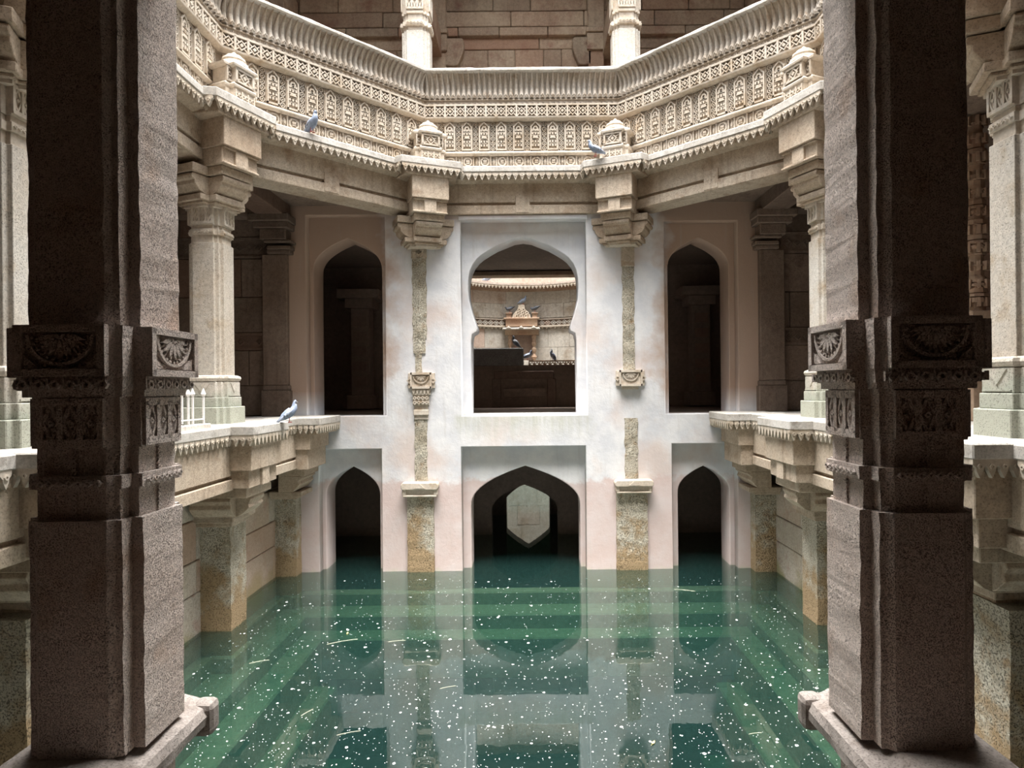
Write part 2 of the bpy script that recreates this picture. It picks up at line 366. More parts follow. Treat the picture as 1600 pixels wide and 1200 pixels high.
# engaged pilasters on the plaster wall
def wbox(mb, x0, x1, yt, yb, d, y=YW):   # photo-measured box proud of the wall by d
    a = at(x0, yt, y); b = at(x1, yb, y); return mb.box(a[0], b[0], -d, .05, b[1], a[1])
def rosette(mb, cx, cz, r, y0, dep, n=7):
    mb.ring(cx, cz, r, r*.90, y0-dep, y0, 14, 0, 180, 360)
    for i in range(13):
        a = R(180+180*(i+.5)/13); mb.ring(cx+math.cos(a)*r*.83, cz+math.sin(a)*r*.83, r*.055, 0.001, y0-dep*.8, y0, 4)
    for rr, w0, m_, off, dd in ((.74, .085, n, .5, 1.0), (.52, .06, n-1, 1.0, .7)):
        for i in range(m_):
            a = R(180+180*(i+off)/(n)); c, q = math.cos(a), math.sin(a)
            pts = [(.16,0),(.30,w0*.8),(.5,w0),(rr,0)] if dd == 1.0 else [(.2,0),(rr,w0),(.80,.0)]
            L = [(cx+r*(u*c-v*q), cz+r*(u*q+v*c)) for u, v in pts]; L2 = [(cx+r*(u*c+v*q), cz+r*(u*q-v*c)) for u, v in pts[1:-1]]
            mb.plate(L + L2[::-1], y0-dep*dd, y0)
    mb.ring(cx, cz, r*.16, r*.06, y0-dep, y0, 8, 0, 180, 360)
def wall_pilaster(side):
    L = side == 'left'
    t = thing('wall_pilaster', 'stone pilaster '+('left' if L else 'right')+' of the central window, '+('shaft broken above its carved block' if L else 'shaft unbroken down to its carved block'), 'pilaster', (0, YW, 0), 0, 'engaged pilasters of the back wall')
    X = (lambda a: a) if L else None
    if L:
        neck=(643,667,385,404); shaft=[(643,668,404,528),(645,666,528,552),(648,660,552,582)]; blk=(638,680,582,607); low=(647,669,655,752); cor=(629,687,752,774); base=(636,680,774,893)
    else:
        neck=(970,991,376,416); shaft=[(971,993,416,577)]; blk=(962,1007,578,603); low=(975,998,653,747); cor=(959,1019,748,768); base=(962,1013,768,890)
    mb = MB(); wbox(mb, *neck, .04); mk('neck', mb, 'cream', t, bevel=.004)
    mb = MB(); x0,z1 = at(neck[0],neck[2],YW); x1,z0 = at(neck[1],neck[3],YW)
    c=(x0+x1)/2; h=z1-z0
    for q in (.3,.7):
        zc=z0+h*q; mb.ring(c,zc,.085,.055,-.055,-.04,4); mb.ring(c,zc,.035,.012,-.055,-.04,4)
    for x in (x0+.012,x1-.012): mb.bar((x,z0),(x,z1),.02,-.055,-.04)
    for z in (z0+.01,(z0+z1)/2,z1-.01): mb.bar((x0,z),(x1,z),.02,-.055,-.04)
    mk('neck_lattice', mb, 'cream', t)
    for sgm in shaft:
        a=at(sgm[0],sgm[2],YW); b=at(sgm[1],sgm[3],YW)
        n=max(2,int((a[1]-b[1])/.05)); rings=[]
        for i in range(n+1):
            z=b[1]+(a[1]-b[1])*i/n
            e=lambda k: noise.noise(Vector((k,z*6,3.1)))*.018
            m_=(a[0]+b[0])/2
            rings.append([(a[0]+e(1),.03,z),(a[0]+.01+e(1),-.012+e(2)*.8,z),(m_+e(5),-.022+e(3)*1.2,z),(b[0]-.01+e(4),-.012+e(6)*.8,z),(b[0]+e(4),.03,z)])
        mb=MB().loft(rings); mk('shaft', mb, 'pilaster', t)
    mb=MB(); x0,z1=at(blk[0],blk[2],YW); x1,z0=at(blk[1],blk[3],YW)
    mb.box(x0+.05,x1-.05,-.07,.03,z0,z1).box(x0,x1,-.03,.03,z0+.01,z1-.01); mk('capital_block', mb, 'cream', t, bevel=.004)
    mb=MB(); c=(x0+x1)/2
    mb.bar((x0+.05,z1-.02),(x1-.05,z1-.02),.035,-.10,-.07); mb.bar((x0+.05,z0+.02),(x1-.05,z0+.02),.035,-.10,-.07)
    for x in (x0+.06,x1-.06): mb.bar((x,z0),(x,z1),.025,-.10,-.07)
    rosette(mb,c,z1-.05,.13,-.07,.02,5)
    for x in (x0+.025,x1-.025): mb.ring(x,(z0+z1)/2,.05,.025,-.045,-.03,4)
    mk('capital_carving', mb, 'cream', t)
    if L:
        mb=MB()
        for (a0,a1,b0,b1,d) in ((645,673,607,617,.07),(646,671,617,633,.05),(648,669,633,640,.03),(647,670,640,648,.055),(648,669,648,655,.03)): wbox(mb,a0,a1,b0,b1,d)
        mk('stepped_moulding', mb, 'cream', t, bevel=.006)
        mb=MB()
        x0,z1=at(646,618,YW); x1,z0=at(671,632,YW)
        for i in range(4):
            for j in range(2): mb.ring(x0+(x1-x0)*(i+.5)/4, z0+(z1-z0)*(j+.5)/2, .036,.014,-.07,-.05,4)
        x0,z1=at(645,607,YW); x1,z0=at(673,616,YW)
        for i in range(5): mb.plate([(x0+(x1-x0)*i/5,z1-.02),(x0+(x1-x0)*(i+.5)/5,z0),(x0+(x1-x0)*(i+1)/5,z1-.02)],-.085,-.07)
        mk('moulding_carving', mb, 'cream', t)
    else:
        mb=MB(); wbox(mb,971,997,603,608,.05); mk('stepped_moulding', mb, 'cream', t, bevel=.006)
    for nm, sgm in (('lower_shaft',low),('base_shaft',base)):
        a=at(sgm[0],sgm[2],YW); b=at(sgm[1],sgm[3],YW); zb=b[1] if nm=='lower_shaft' else -.28
        n=max(2,int((a[1]-zb)/.05)); rings=[]; dd=.012 if nm=='lower_shaft' else .05
        for i in range(n+1):
            z=zb+(a[1]-zb)*i/n; e=lambda k: noise.noise(Vector((k+9,z*7,1.1)))*.016; m_=(a[0]+b[0])/2
            rings.append([(a[0]+e(1),.03,z),(a[0]+.01+e(1),-dd+e(2)*.7,z),(m_+e(5),-dd-.01+e(3),z),(b[0]-.01+e(4),-dd+e(6)*.7,z),(b[0]+e(4),.03,z)])
        mk(nm, MB().loft(rings), 'pilaster', t)
    mb=MB(); x0,z1=at(cor[0],cor[2],YW); x1,z0=at(cor[1],cor[3],YW); h=z1-z0
    mb.plate([(x0+.02,z0+h*.5),(x1-.02,z0+h*.5),(x1,z0+h*.62),(x1,z0+h*.85),(x1-.03,z1),(x0+.03,z1),(x0,z0+h*.85),(x0,z0+h*.62)],-.17,.03)
    mb.box(x0+.04,x1-.04,-.12,.03,z0+h*.12,z0+h*.5).box(x0+.03,x1-.03,-.15,.03,z0,z0+h*.14)
    for x in (x0+.05,x1-.05): mb.box(x-.03,x+.03,-.145,.03,z0+h*.1,z0+h*.55)
    mk('corbel', mb, 'cream', t, bevel=.012)
    mb=MB(); c=(x0+x1)/2
    mb.plate([(c-.09,z0+h*.62),(c,z0+h*.95),(c+.09,z0+h*.62)],-.185,-.16); mk('corbel_leaf', mb, 'cream', t)
for s in ('left','right'): wall_pilaster(s)

# ------------------------------------------------------------------ vertex brackets and beams (upper and lower tier)
def cross(h, m): return [(h,m),(m,m),(m,h),(-m,h),(-m,m),(-h,m),(-h,-m),(-m,-m),(-m,-h),(m,-h),(m,-m),(h,-m)]
def redent(H, m, s): # cruciform with stepped corners
    q = [(H,m),(s,m),(s,s),(m,s),(m,H)]
    out = []
    for k in range(4):
        c, d = math.cos(k*math.pi/2), math.sin(k*math.pi/2)
        out += [(x*c-y*d, x*d+y*c) for x, y in q]
    return out
# vertex angle measured from +y counter-clockwise
VERT = {'back left': 22.5, 'back right': -22.5, 'left': 67.5, 'right': -67.5, 'near left': 112.5, 'near right': -112.5, 'front left': 157.5, 'front right': -157.5}
def vpos(deg, r, z): t = R(deg); return (-math.sin(t)*r, D+math.cos(t)*r, z)
RC = AC/math.cos(R(22.5))
def roll_arm(mb, L, hw, z0, z1):   # bracket arm toward -y with a rolled end
    h = z1-z0; pr = [(0,z1),(-L,z1),(-L-.015,z1-h*.16),(-L,z1-h*.3),(-L+.03,z1-h*.34),(-L+.035,z1-h*.55),(-L+.08,z1-h*.8),(-L+.17,z0),(0,z0)]
    mb.loft([[(x,y,z) for y,z in pr] for x in (-hw,hw)])
def corner_bracket(key):
    deg = VERT[key]
    where = {'back left':'above the left pilaster of the central window','back right':'above the right pilaster of the central window','left':'on the tall column by the left gallery','right':'on the tall column by the right gallery','near left':'on the column at the left edge','near right':'on the column at the right edge'}.get(key,'over the '+key+' column')
    t = thing('corner_bracket', 'stepped stone bracket block '+where+' under the drip ledge', 'bracket', vpos(deg, RC, 5.24), R(deg), 'corner brackets of the octagon')
    # local: -y points to the middle of the shaft
    mb = MB().box(-.29,.29,-.56,.25,.68,1.12); mk('upper_block', mb, 'beam', t, bevel=.008)
    mb = MB().box(-.27,.27,-.50,.25,.47,.68)
    mb.box(-.095,.095,-.535,-.49,.47,.68).box(-.27,.27,-.535,-.49,.655,.68).box(-.275,.275,-.535,-.49,.465,.49)
    mk('recessed_block', mb, 'beam', t, bevel=.006)
    mb = MB()
    for k in range(4):
        b = MB().box(-.24,.24,-.46,.1,.36,.465); mb.merge(b, Matrix.Rotation(k*math.pi/2,4,'Z'))
    mk('bracket_slab', mb, 'beam', t, bevel=.008)
    arm = MB(); roll_arm(arm,.44,.21,.13,.35); am = arm.mesh('bracket_arm','beam',bevel=.006)
    for k in range(4): put('bracket_arm', am, t, (0,0,0), k*math.pi/2)
    mb = MB().prism(cross(.34,.22),.06,.13).prism(cross(.29,.19),.03,.06); mk('abacus', mb, 'beam', t, bevel=.006)
    mb = MB().prism(cross(.25,.17),.0,.03); mk('abacus_neck', mb, 'cream', t)
    return t
for k in VERT:
    if not k.startswith('front'): corner_bracket(k)

def beam_group(nm): return {'back':'over the central window','left diagonal':'spanning the left corner above the left arch','right diagonal':'spanning the right corner above the right arch','left':'above the left gallery','right':'above the right gallery'}[nm]
for nm, deg in SIDE.items():
    loc, rz = sframe(deg, 3.92, 5.79)
    t = thing('stone_beam', 'long grooved tan stone beam '+beam_group(nm), 'beam', loc, rz, 'beams round the octagonal shaft')
    mb = MB(); strip(mb, [(0,0),(.36,0),(.36,.52),(0,.52)], 3.92, .02); mk('beam_core', mb, 'beam', t, bevel=.008)
    mb = MB(); strip(mb, [(-.045,.19),(.01,.19),(.01,.54),(-.045,.54)], 3.92, .2); mk('upper_fascia', mb, 'beam', t, bevel=.006)
    mb = MB(); strip(mb, [(-.055,.0),(.01,.0),(.01,.145),(-.055,.145)], 3.92, .2); mk('lower_fascia', mb, 'beam', t, bevel=.01)
    mk('middle_tab', MB().box(-.115,.115,-.062,0,.02,.30), 'beam', t, bevel=.006)
for deg in (135,180,-135):
    loc, rz = sframe(deg, 3.92 if deg!=180 else 4.3, 5.79); o = struct('trim_beam', loc, rz)
    mb = MB(); strip(mb, [(0,0),(.36,0),(.36,.52),(0,.52)], 3.92); mk('beam_core', mb, 'beam', o)
    mb = MB(); strip(mb, [(.0,.52),(.4,.52),(.4,2.0),(.0,2.0)], 3.92); mk('parapet_core', mb, 'beam', o)

# teeth of the drip ledges
def tooth_mesh(wd, h, mat):
    a = wd/2*.96
    mb = MB().plate([(-a,0),(-a,-h*.28),(-a*.55,-h*.46),(-a*.5,-h*.62),(0,-h),(a*.5,-h*.62),(a*.55,-h*.46),(a,-h*.28),(a,0)], -.018, .018)
    mb.ring(0,-h*.38,a*.42,a*.18,-.028,-.018,6)
    return mb.mesh('drip_tooth', mat)
TU = tooth_mesh(.105,.125,'cream'); TL = tooth_mesh(.10,.13,'cream')
def teeth(t, x0, x1, y, z, me, pitch, rz=0.0):
    L = x1-x0; n = max(1, round(L/pitch))
    for i in range(n): put('drip_tooth', me, t, (x0+L*(i+.5)/n, y, z), rz)
AL = 3.66
for nm, deg in SIDE.items():
    loc, rz = sframe(deg, AL, 6.28)
    t = thing('drip_ledge', 'weathered stone drip ledge with hanging carved teeth '+beam_group(nm), 'ledge', loc, rz, 'toothed drip ledges of the upper tier')
    hl = AL*T-.40
    mb = MB(); strip(mb, [(0,.13),(.5,.13),(.5,.22),(.02,.225),(0,.215)], AL, 0, hl); o=mk('ledge_slab', mb, 'slab', t, bevel=.008)
    mb = MB(); strip(mb, [(.04,.12),(.5,.12),(.5,.0),(.22,.0),(.06,.03)], AL, 0, hl+.06); mk('soffit', mb, 'beam', t)
    teeth(t, -hl, hl, .03, .125, TU, .107)
for key in ('back left','back right','left','right','near left','near right'):
    deg = VERT[key]; t = thing('drip_ledge', 'projecting toothed ledge block '+{'back left':'at the back left corner under a small shrine','back right':'at the back right corner under a small shrine','left':'at the left corner over the gallery column','right':'at the right corner over the gallery column'}.get(key,'over the '+key+' column'), 'ledge', vpos(deg, 3.61, 6.28), R(deg), 'toothed corner ledges')
    mb = MB().prism([(-.46,0),(.46,0),(.54,.12),(.60,.5),(-.60,.5),(-.54,.12)], .13,.235); mk('ledge_slab', mb, 'slab', t, bevel=.008)
    mb = MB().prism([(-.40,.06),(.40,.06),(.5,.5),(-.5,.5)], -.02,.13); mk('soffit', mb, 'beam', t, bevel=.01)
    teeth(t, -.455,.455,.025,.13,TU,.107)
    for s in (-1,1):
        for q in (.07,.17): put('drip_tooth', TU, t, (s*(.47+q*.35), q+.02, .13), s*R(72))

# ------------------------------------------------------------------ balcony parapets
AB = 3.80; PZ = 6.5
def jali_cell():
    mb = MB(); a = .082
    mb.bar((-a,-.095),(-a,.095),.028,-.02,.03)
    mb.ring(0,0,.070,.050,-.012,.02,4)
    for k in range(4):
        c,q = math.cos(k*math.pi/2+math.pi/4), math.sin(k*math.pi/2+math.pi/4)
        mb.bar((c*.046,q*.046),(c*.112,q*.112),.016,-.010,.02)
    mb.ring(0,0,.026,.004,-.018,.01,4)
    return mb.mesh('jali_panel','cream')
def shrine_panel():
    mb = MB(); w2 = .082; H = .46
    mb.box(-w2,w2,0,.06,0,H)
    for x in (-w2+.01,w2-.01): mb.bar((x,0),(x,H*.84),.02,-.038,.0)
    mb.bar((-w2,.012),(w2,.012),.024,-.038,.0)
    mb.bar((-w2,H*.80),(0,H*.985),.02,-.034,.0); mb.bar((w2,H*.80),(0,H*.985),.02,-.034,.0)
    mb.ring(0,H*.76,.045,.02,-.034,.0,6)
    for z in (.065,.125,.25,.305): 
        for x in (-.044,0,.044): mb.box(x-.014,x+.014,-.034,.0,z,z+.032)
    for z in (.112,.175,.235,.29): mb.bar((-w2+.02,z),(w2-.02,z),.012,-.028,.0)
    mb.plate([(-.05,.19),(.05,.19),(.03,.225),(-.03,.225)],-.04,.0)
    return mb.mesh('shrine_panel','cream')
def scroll_panel():
    mb = MB(); H=.46; mb.box(-.052,.052,.03,.07,0,H)
    for x in (-.048,.048): mb.bar((x,0),(x,H),.010,-.008,.03)
    for i in range(6):
        z=.04+i*.077; mb.ring(0,z,.038,.026,-.008,.03,6,30*(i%2)); mb.ring(0,z,.014,.002,-.006,.03,4)
    return mb.mesh('scroll_panel','cream')
def medallion():
    mb = MB().box(-.10,.10,0,.05,0,.17); 
    for x in (-.092,.092): mb.bar((x,0),(x,.17),.02,-.02,0)
    mb.ring(0,.085,.078,.052,-.02,0,8,22.5); mb.box(-.028,.028,-.024,0,.055,.115); mb.bar((-.028,.085),(.028,.085),.008,-.03,-.02)
    return mb.mesh('medallion_panel','cream')
def diamondp():
    mb = MB().box(-.042,.042,.01,.05,0,.17); mb.plate([(-.034,.085),(0,.012),(.034,.085),(0,.158)],-.006,.01); mb.plate([(-.016,.085),(0,.045),(.016,.085),(0,.125)],-.02,-.006)
    return mb.mesh('diamond_panel','cream')
PROF = [(0,-.085),(.08,-.092),(.2,-.075),(.4,-.055),(.6,-.065),(.78,-.10),(.9,-.135),(1,-.16)]
def petal(wd):
    mb = MB(); H=.385; rows=[]
    for t,y in PROF:
        nar = .9 if t<.5 else max(.08,.9-((t-.5)/.5)**1.4*.82)
        row=[]
        for u in (-1,-.55,0,.55,1):
            row.append((u*wd/2*.97*nar, y-.012+(.055*u*u), t*H))
        rows.append(row)
    back=[[(u*wd/2,.03,t*H) for u in (-1,-.55,0,.55,1)] for t,y in PROF]
    mb.loft(rows,caps=False,closed=False)
    mb.plate([(-wd*.3,.03),(0,.075),(wd*.3,.03),(wd*.2,.03),(0,.052),(-wd*.2,.03)],-.105,-.08)
    me = mb.mesh('lotus_petal','petal',smooth=False); return me
JC, SP, SCR, MD, DP, PT = jali_cell(), shrine_panel(), scroll_panel(), medallion(), diamondp(), petal(.0855)
def parapet(nm, deg):
    loc, rz = sframe(deg, AB, PZ)
    t = thing('balcony_parapet', 'richly carved cream stone balcony parapet '+{'back':'across the back of the shaft','left diagonal':'slanting across the left corner','right diagonal':'slanting across the right corner','left':'along the left side','right':'along the right side'}[nm], 'parapet', loc, rz, 'carved balcony parapets')
    hs = AB*T
    mb = MB(); strip(mb, [(.05,0),(.35,0),(.35,1.5),(.06,1.5)], AB); mk('parapet_wall', mb, 'cream', t)
    mb = MB(); strip(mb, [(-.02,.20),(-.06,.225),(-.06,.25),(.0,.285),(.06,.285),(.06,.20)], AB); mk('ridge_moulding', mb, 'cream', t, bevel=.004)
    mb = MB(); strip(mb, [(.06,.755),(-.0,.755),(-.075,.79),(-.08,.815),(.06,.815)], AB); mk('jali_sill', mb, 'cream', t)
    mb = MB(); strip(mb, [(-.08,.985),(.06,.985),(.06,1.012),(-.08,1.012)], AB); mk('jali_head', mb, 'cream', t)
    mb = MB(); strip(mb, [(-.03,1.012),(.06,1.012),(.06,1.10),(-.055,1.10),(-.055,1.085),(-.03,1.08)], AB)
    n = int((hs-.05)*2/.083)
    for i in range(n):
        x = -hs+.05+(2*hs-.1)*(i+.5)/n; mb.box(x-.03,x+.03,-.043,-.03,1.03,1.042); mb.box(x-.03,x-.018,-.043,-.03,1.03,1.068); mb.box(x-.006,x+.006,-.043,-.03,1.045,1.07)
    mk('carved_band', mb, 'petal', t)
    # pieces
    n = 11; p = (2*hs-.12)/n
    for i in range(n):
        x = -hs+.06+p*(i+.5)
        put('shrine_panel', SP, t, (x-.055,.01,.29)); put('scroll_panel', SCR, t, (x+.085,.01,.29))
        put('medallion_panel', MD, t, (x-.045,.0,.025)); put('diamond_panel', DP, t, (x+.10,.0,.025))
    n = 19; q = 2*(AB-.06)*T
    for i in range(n): put('jali_panel', JC, t, (-q/2+q*(i+.5)/n, -.06, .90), 0, scale=(q/n/.164,1,1))
    n = 37; q = 2*(AB-.05)*T
    for i in range(n): put('lotus_petal', PT, t, (-q/2+q*(i+.5)/n, 0, 1.105), 0, scale=(q/n/.0855*1.0,1,1))
    mb = MB(); strip(mb, [(o+.05,1.10+tt*.385) for tt,o in PROF]+[(.3,1.485),(.3,1.10)], AB); mk('petal_backing', mb, 'petal', t)
    # worn coping, broken in places
    rings=[]; N=48
    for i in range(N+1):
        u=-1+2*i/N; e=noise.noise(Vector((u*5+deg,2.2,.3)))*.02+noise.noise(Vector((u*17+deg,1.2,.3)))*.012
        rings.append([(u*(AB+y)*T, y+(e*.8 if y<0 else 0), z+(e if z>1.5 else 0)) for y,z in [(-.165,1.485),(.3,1.485),(.3,1.545),(-.16,1.55),(-.185,1.53),(-.185,1.50)]])
    mk('coping', MB().loft(rings), 'slab', t, bevel=0)
for nm, deg in SIDE.items(): parapet(nm, deg)

# miniature shrines at the corners
def shrine(key):
    deg = VERT[key]
    t = thing('miniature_shrine', 'small domed stone shrine with pierced sides on the '+key+' corner ledge', 'shrine', vpos(deg, 3.84, 6.515), R(deg), 'miniature shrines on the ledge')
    def plan(s): return [(x*s,y*s) for x,y in ((-.15,-.16),(.15,-.16),(.15,-.10),(.215,-.10),(.215,.14),(-.215,.14),(-.215,-.10),(-.15,-.10))]
    mk('plinth', MB().prism(plan(1.06),0,.13), 'cream', t, bevel=.004)
    mk('ridge', MB().loft([[(x,y,z) for x,y in plan(s)] for s,z in ((1.04,.13),(1.16,.15),(1.18,.175),(1.0,.21))]), 'cream', t)
    mk('body', MB().prism(plan(.94),.21,.39), 'cream', t)
    mb = MB()
    for x in (-.14,-.045,.045,.14) : mb.box(x-.01,x+.01,-.185,-.17,0,.12)
    for i in range(6):
        x=-.15+.3*(i+.5)/6; mb.ring(x,.065,.03,.016,-.182,-.168,4)
    mk('plinth_lattice', mb, 'cream', t)
    mb = MB()
    for z in (.225,.375): mb.bar((-.14,z),(.14,z),.024,-.185,-.148)
    for x in (-.128,.128): mb.bar((x,.21),(x,.39),.03,-.185,-.148)
    mb.ring(0,.30,.075,.05,-.178,-.148,4); mb.ring(0,.30,.028,.004,-.182,-.148,4)
    for a,b in (((-.12,.24),(-.05,.275)),((.12,.24),(.05,.275)),((-.12,.36),(-.05,.325)),((.12,.36),(.05,.325))): mb.bar(a,b,.016,-.172,-.148)
    for s in (-1,1):
        x=s*.175
        for z in (.225,.375): mb.bar((x-.035,z),(x+.035,z),.022,-.12,-.09)
        mb.bar((x+s*.03,.21),(x+s*.03,.39),.02,-.12,-.09); mb.ring(x-.004*s,.30,.035,.018,-.115,-.09,4)
    mk('window_lattice', mb, 'cream', t)
    mk('eave', MB().loft([[(x,y,z) for x,y in plan(s)] for s,z in ((1.0,.385),(1.24,.40),(1.26,.425),(.95,.47))]), 'cream', t)
    mk('dome', MB().lathe([(.175,.46),(.17,.50),(.14,.52),(.145,.545),(.135,.57),(.09,.575),(.105,.59),(.09,.61),(.03,.625),(.035,.64),(.012,.665)],16), 'cream', t, smooth=False)
for k in ('back left','back right','left','right'): shrine(k)

# ------------------------------------------------------------------ gallery columns
def lattice(mb, hw, z0, z1, y, d, n=3):
    for x in [ -hw+2*hw*i/n for i in range(n+1)]: mb.bar((x,z0),(x,z1),.022*hw/.11,y-d,y)
    for z in (z0,z1): mb.bar((-hw-.01,z),(hw+.01,z),.03,y-d,y)
    zc=(z0+z1)/2; h=(z1-z0)*.45
    for i in range(n):
        c=-hw+2*hw*(i+.5)/n; a=hw/n*.78
        for sx in (-1,1):
            for sz in (-1,1): mb.bar((c+sx*a*.0,zc+sz*h),(c+sx*a,zc),.012,y-d*.7,y)
        mb.ring(c,zc,a*.5,a*.15,y-d*.8,y,4)
def beads(mb, hw, z, y, d, n):
    for i in range(n):
        c=-hw+2*hw*(i+.5)/n; r=hw/n*.8; mb.ring(c,z,r,r*.45,y-d,y,4)
def four(mbf, t, name, mat, sides=(0,1,2,3), **kw):
    b = MB(); mbf(b); me = b.mesh(name, mat, **kw)
    for k in sides: put(name, me, t, (0,0,0), k*math.pi/2)
def gallery_column(key, s=1.15):
    deg = VERT[key]; x,y,_ = vpos(deg, RC, 0)
    desc = {'left':'tall pale stone gallery column beside the left arch with carved neck','right':'tall pale stone gallery column beside the right arch, mostly behind the near column','near left':'pale stone gallery column at the left edge behind the near column','near right':'pale stone gallery column at the right edge with carved neck'}[key]
    t = thing('column', desc, 'column', (x,y,FZ), 0, 'gallery columns')
    rd = lambda e=0: redent(.19*s+e,.115*s+e*.7,.155*s+e*.8)
    mk('plinth', MB().prism(rd(.10),0,.22), 'column', t, bevel=.008)
    mb = MB().prism(rd(.065),.22,.34).prism(rd(.05),.34,.53)
    mk('pedestal', mb, 'column', t, bevel=.006)
    mk('base_torus', MB().loft([[(px,py,z) for px,py in rd(e)] for e,z in ((.03,.53),(.055,.55),(.065,.575),(.055,.60),(.02,.615))]), 'column', t)
    def ped(b):
        b.bar((-.13*s,.36),(.13*s,.36),.012,-.19*s-.062,-.19*s-.05)
        b.plate([(-.09*s,.52),(.09*s,.52),(.0,.40)],-.19*s-.058,-.19*s-.05)
    four(ped, t, 'pedestal_carving', 'column')
    mk('shaft', MB().prism(rd(0),.615,2.26), 'column', t, bevel=.004)
    mk('neck', MB().prism(rd(-.022),2.26,2.48).prism(rd(-.006),2.48,2.72), 'cream', t, bevel=.003)
    mk('bead_band', MB().prism(rd(.0),2.36,2.43), 'cream', t, bevel=.003)
    four(lambda b: lattice(b,.105*s,2.505,2.695,-.19*s+.008,.022), t, 'neck_lattice', 'cream')
    four(lambda b: beads(b,.11*s,2.395,-.19*s,.014,6), t, 'bead_carving', 'cream')
    return t
for k in ('left','right','near left','near right'): gallery_column(k)

# upper storey columns at the back corners (standing behind the parapet)
for key in ('back left','back right'):
    deg = VERT[key]; x,y,_ = vpos(deg, RC+.28, 0)
    t = thing('column', 'sunlit pale column rising above the parapet at the '+key+' corner', 'column', (x,y,6.5), 0, 'upper storey columns')
    s=1.2; rd = lambda e=0: redent(.19*s+e,.115*s+e*.7,.155*s+e*.8)
    mk('shaft', MB().prism(rd(0),0,2.34), 'column', t, bevel=.006)
    mb = MB()
    mk('neck', MB().prism(rd(-.025),2.34,2.62).prism(rd(.0),2.62,2.66).prism(rd(-.01),2.66,5.2), 'cream', t, bevel=.004)
    mk('bead_band', MB().prism(rd(.02),2.42,2.49), 'cream', t, bevel=.004)
    four(lambda b: beads(b,.115*s,2.455,-.19*s-.02,.014,5), t, 'bead_carving', 'cream')
    four(lambda b: lattice(b,.11*s,2.70,2.98,-.19*s+.01,.022), t, 'neck_lattice', 'cream')
    bk = MB(); bk.box(-.16,.16,.2,2.0,2.95,3.4); mk('tie_beam', bk, 'block', t, bevel=.01)

# upper storey back wall: big coloured blocks, ledge beam and brackets
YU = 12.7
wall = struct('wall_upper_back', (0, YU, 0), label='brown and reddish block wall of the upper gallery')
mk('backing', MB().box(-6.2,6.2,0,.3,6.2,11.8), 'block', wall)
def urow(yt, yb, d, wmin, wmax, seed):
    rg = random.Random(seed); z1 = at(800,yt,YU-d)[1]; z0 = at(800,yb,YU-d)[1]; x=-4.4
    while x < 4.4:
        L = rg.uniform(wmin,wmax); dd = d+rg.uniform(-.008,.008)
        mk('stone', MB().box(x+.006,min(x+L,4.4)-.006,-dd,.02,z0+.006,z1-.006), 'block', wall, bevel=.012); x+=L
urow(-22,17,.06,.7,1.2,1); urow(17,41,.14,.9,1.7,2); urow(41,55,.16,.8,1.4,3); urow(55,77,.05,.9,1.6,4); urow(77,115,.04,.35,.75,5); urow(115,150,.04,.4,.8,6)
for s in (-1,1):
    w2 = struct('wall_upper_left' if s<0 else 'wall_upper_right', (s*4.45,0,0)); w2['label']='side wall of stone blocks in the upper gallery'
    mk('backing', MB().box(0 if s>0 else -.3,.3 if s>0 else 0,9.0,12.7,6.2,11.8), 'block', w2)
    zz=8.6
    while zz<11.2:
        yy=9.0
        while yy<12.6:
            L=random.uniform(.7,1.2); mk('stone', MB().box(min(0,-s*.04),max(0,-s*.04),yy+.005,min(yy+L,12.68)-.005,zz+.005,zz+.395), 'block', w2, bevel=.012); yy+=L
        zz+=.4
for i,(px,s) in enumerate(((686,1),(933,-1))):
    x,_ = at(px,60,YU-.2)
    t = thing('wall_bracket', 'carved stone pilaster and scroll bracket on the upper wall '+('right of the left' if s>0 else 'left of the right')+' sunlit column', 'bracket', (x,YU,9.2), 0, 'upper wall brackets')
    zz = lambda py: at(800,py,YU-.2)[1]-9.2
    mk('pilaster', MB().box(-.17,.13,-.2,0,-.6,zz(80)), 'block', t, bevel=.01)
    mk('capital', MB().box(-.2,.16,-.26,0,zz(80),zz(54)).box(-.22,.18,-.3,0,zz(54),zz(47)).box(-.18,.14,-.24,0,zz(47),zz(-20)), 'block', t, bevel=.01)
    h0,h1=zz(100),zz(58)
    pr=[(0,h1),(.33*s,h1),(.36*s,h1-.05),(.36*s,h1-.2),(.33*s,h1-.32),(.24*s,h0),(.14*s,h0-.02),(0,h0)]
    mk('scroll', MB().plate([(px_+ .12*s,z) for px_,z in pr],-.2,0), 'block', t, bevel=.012)

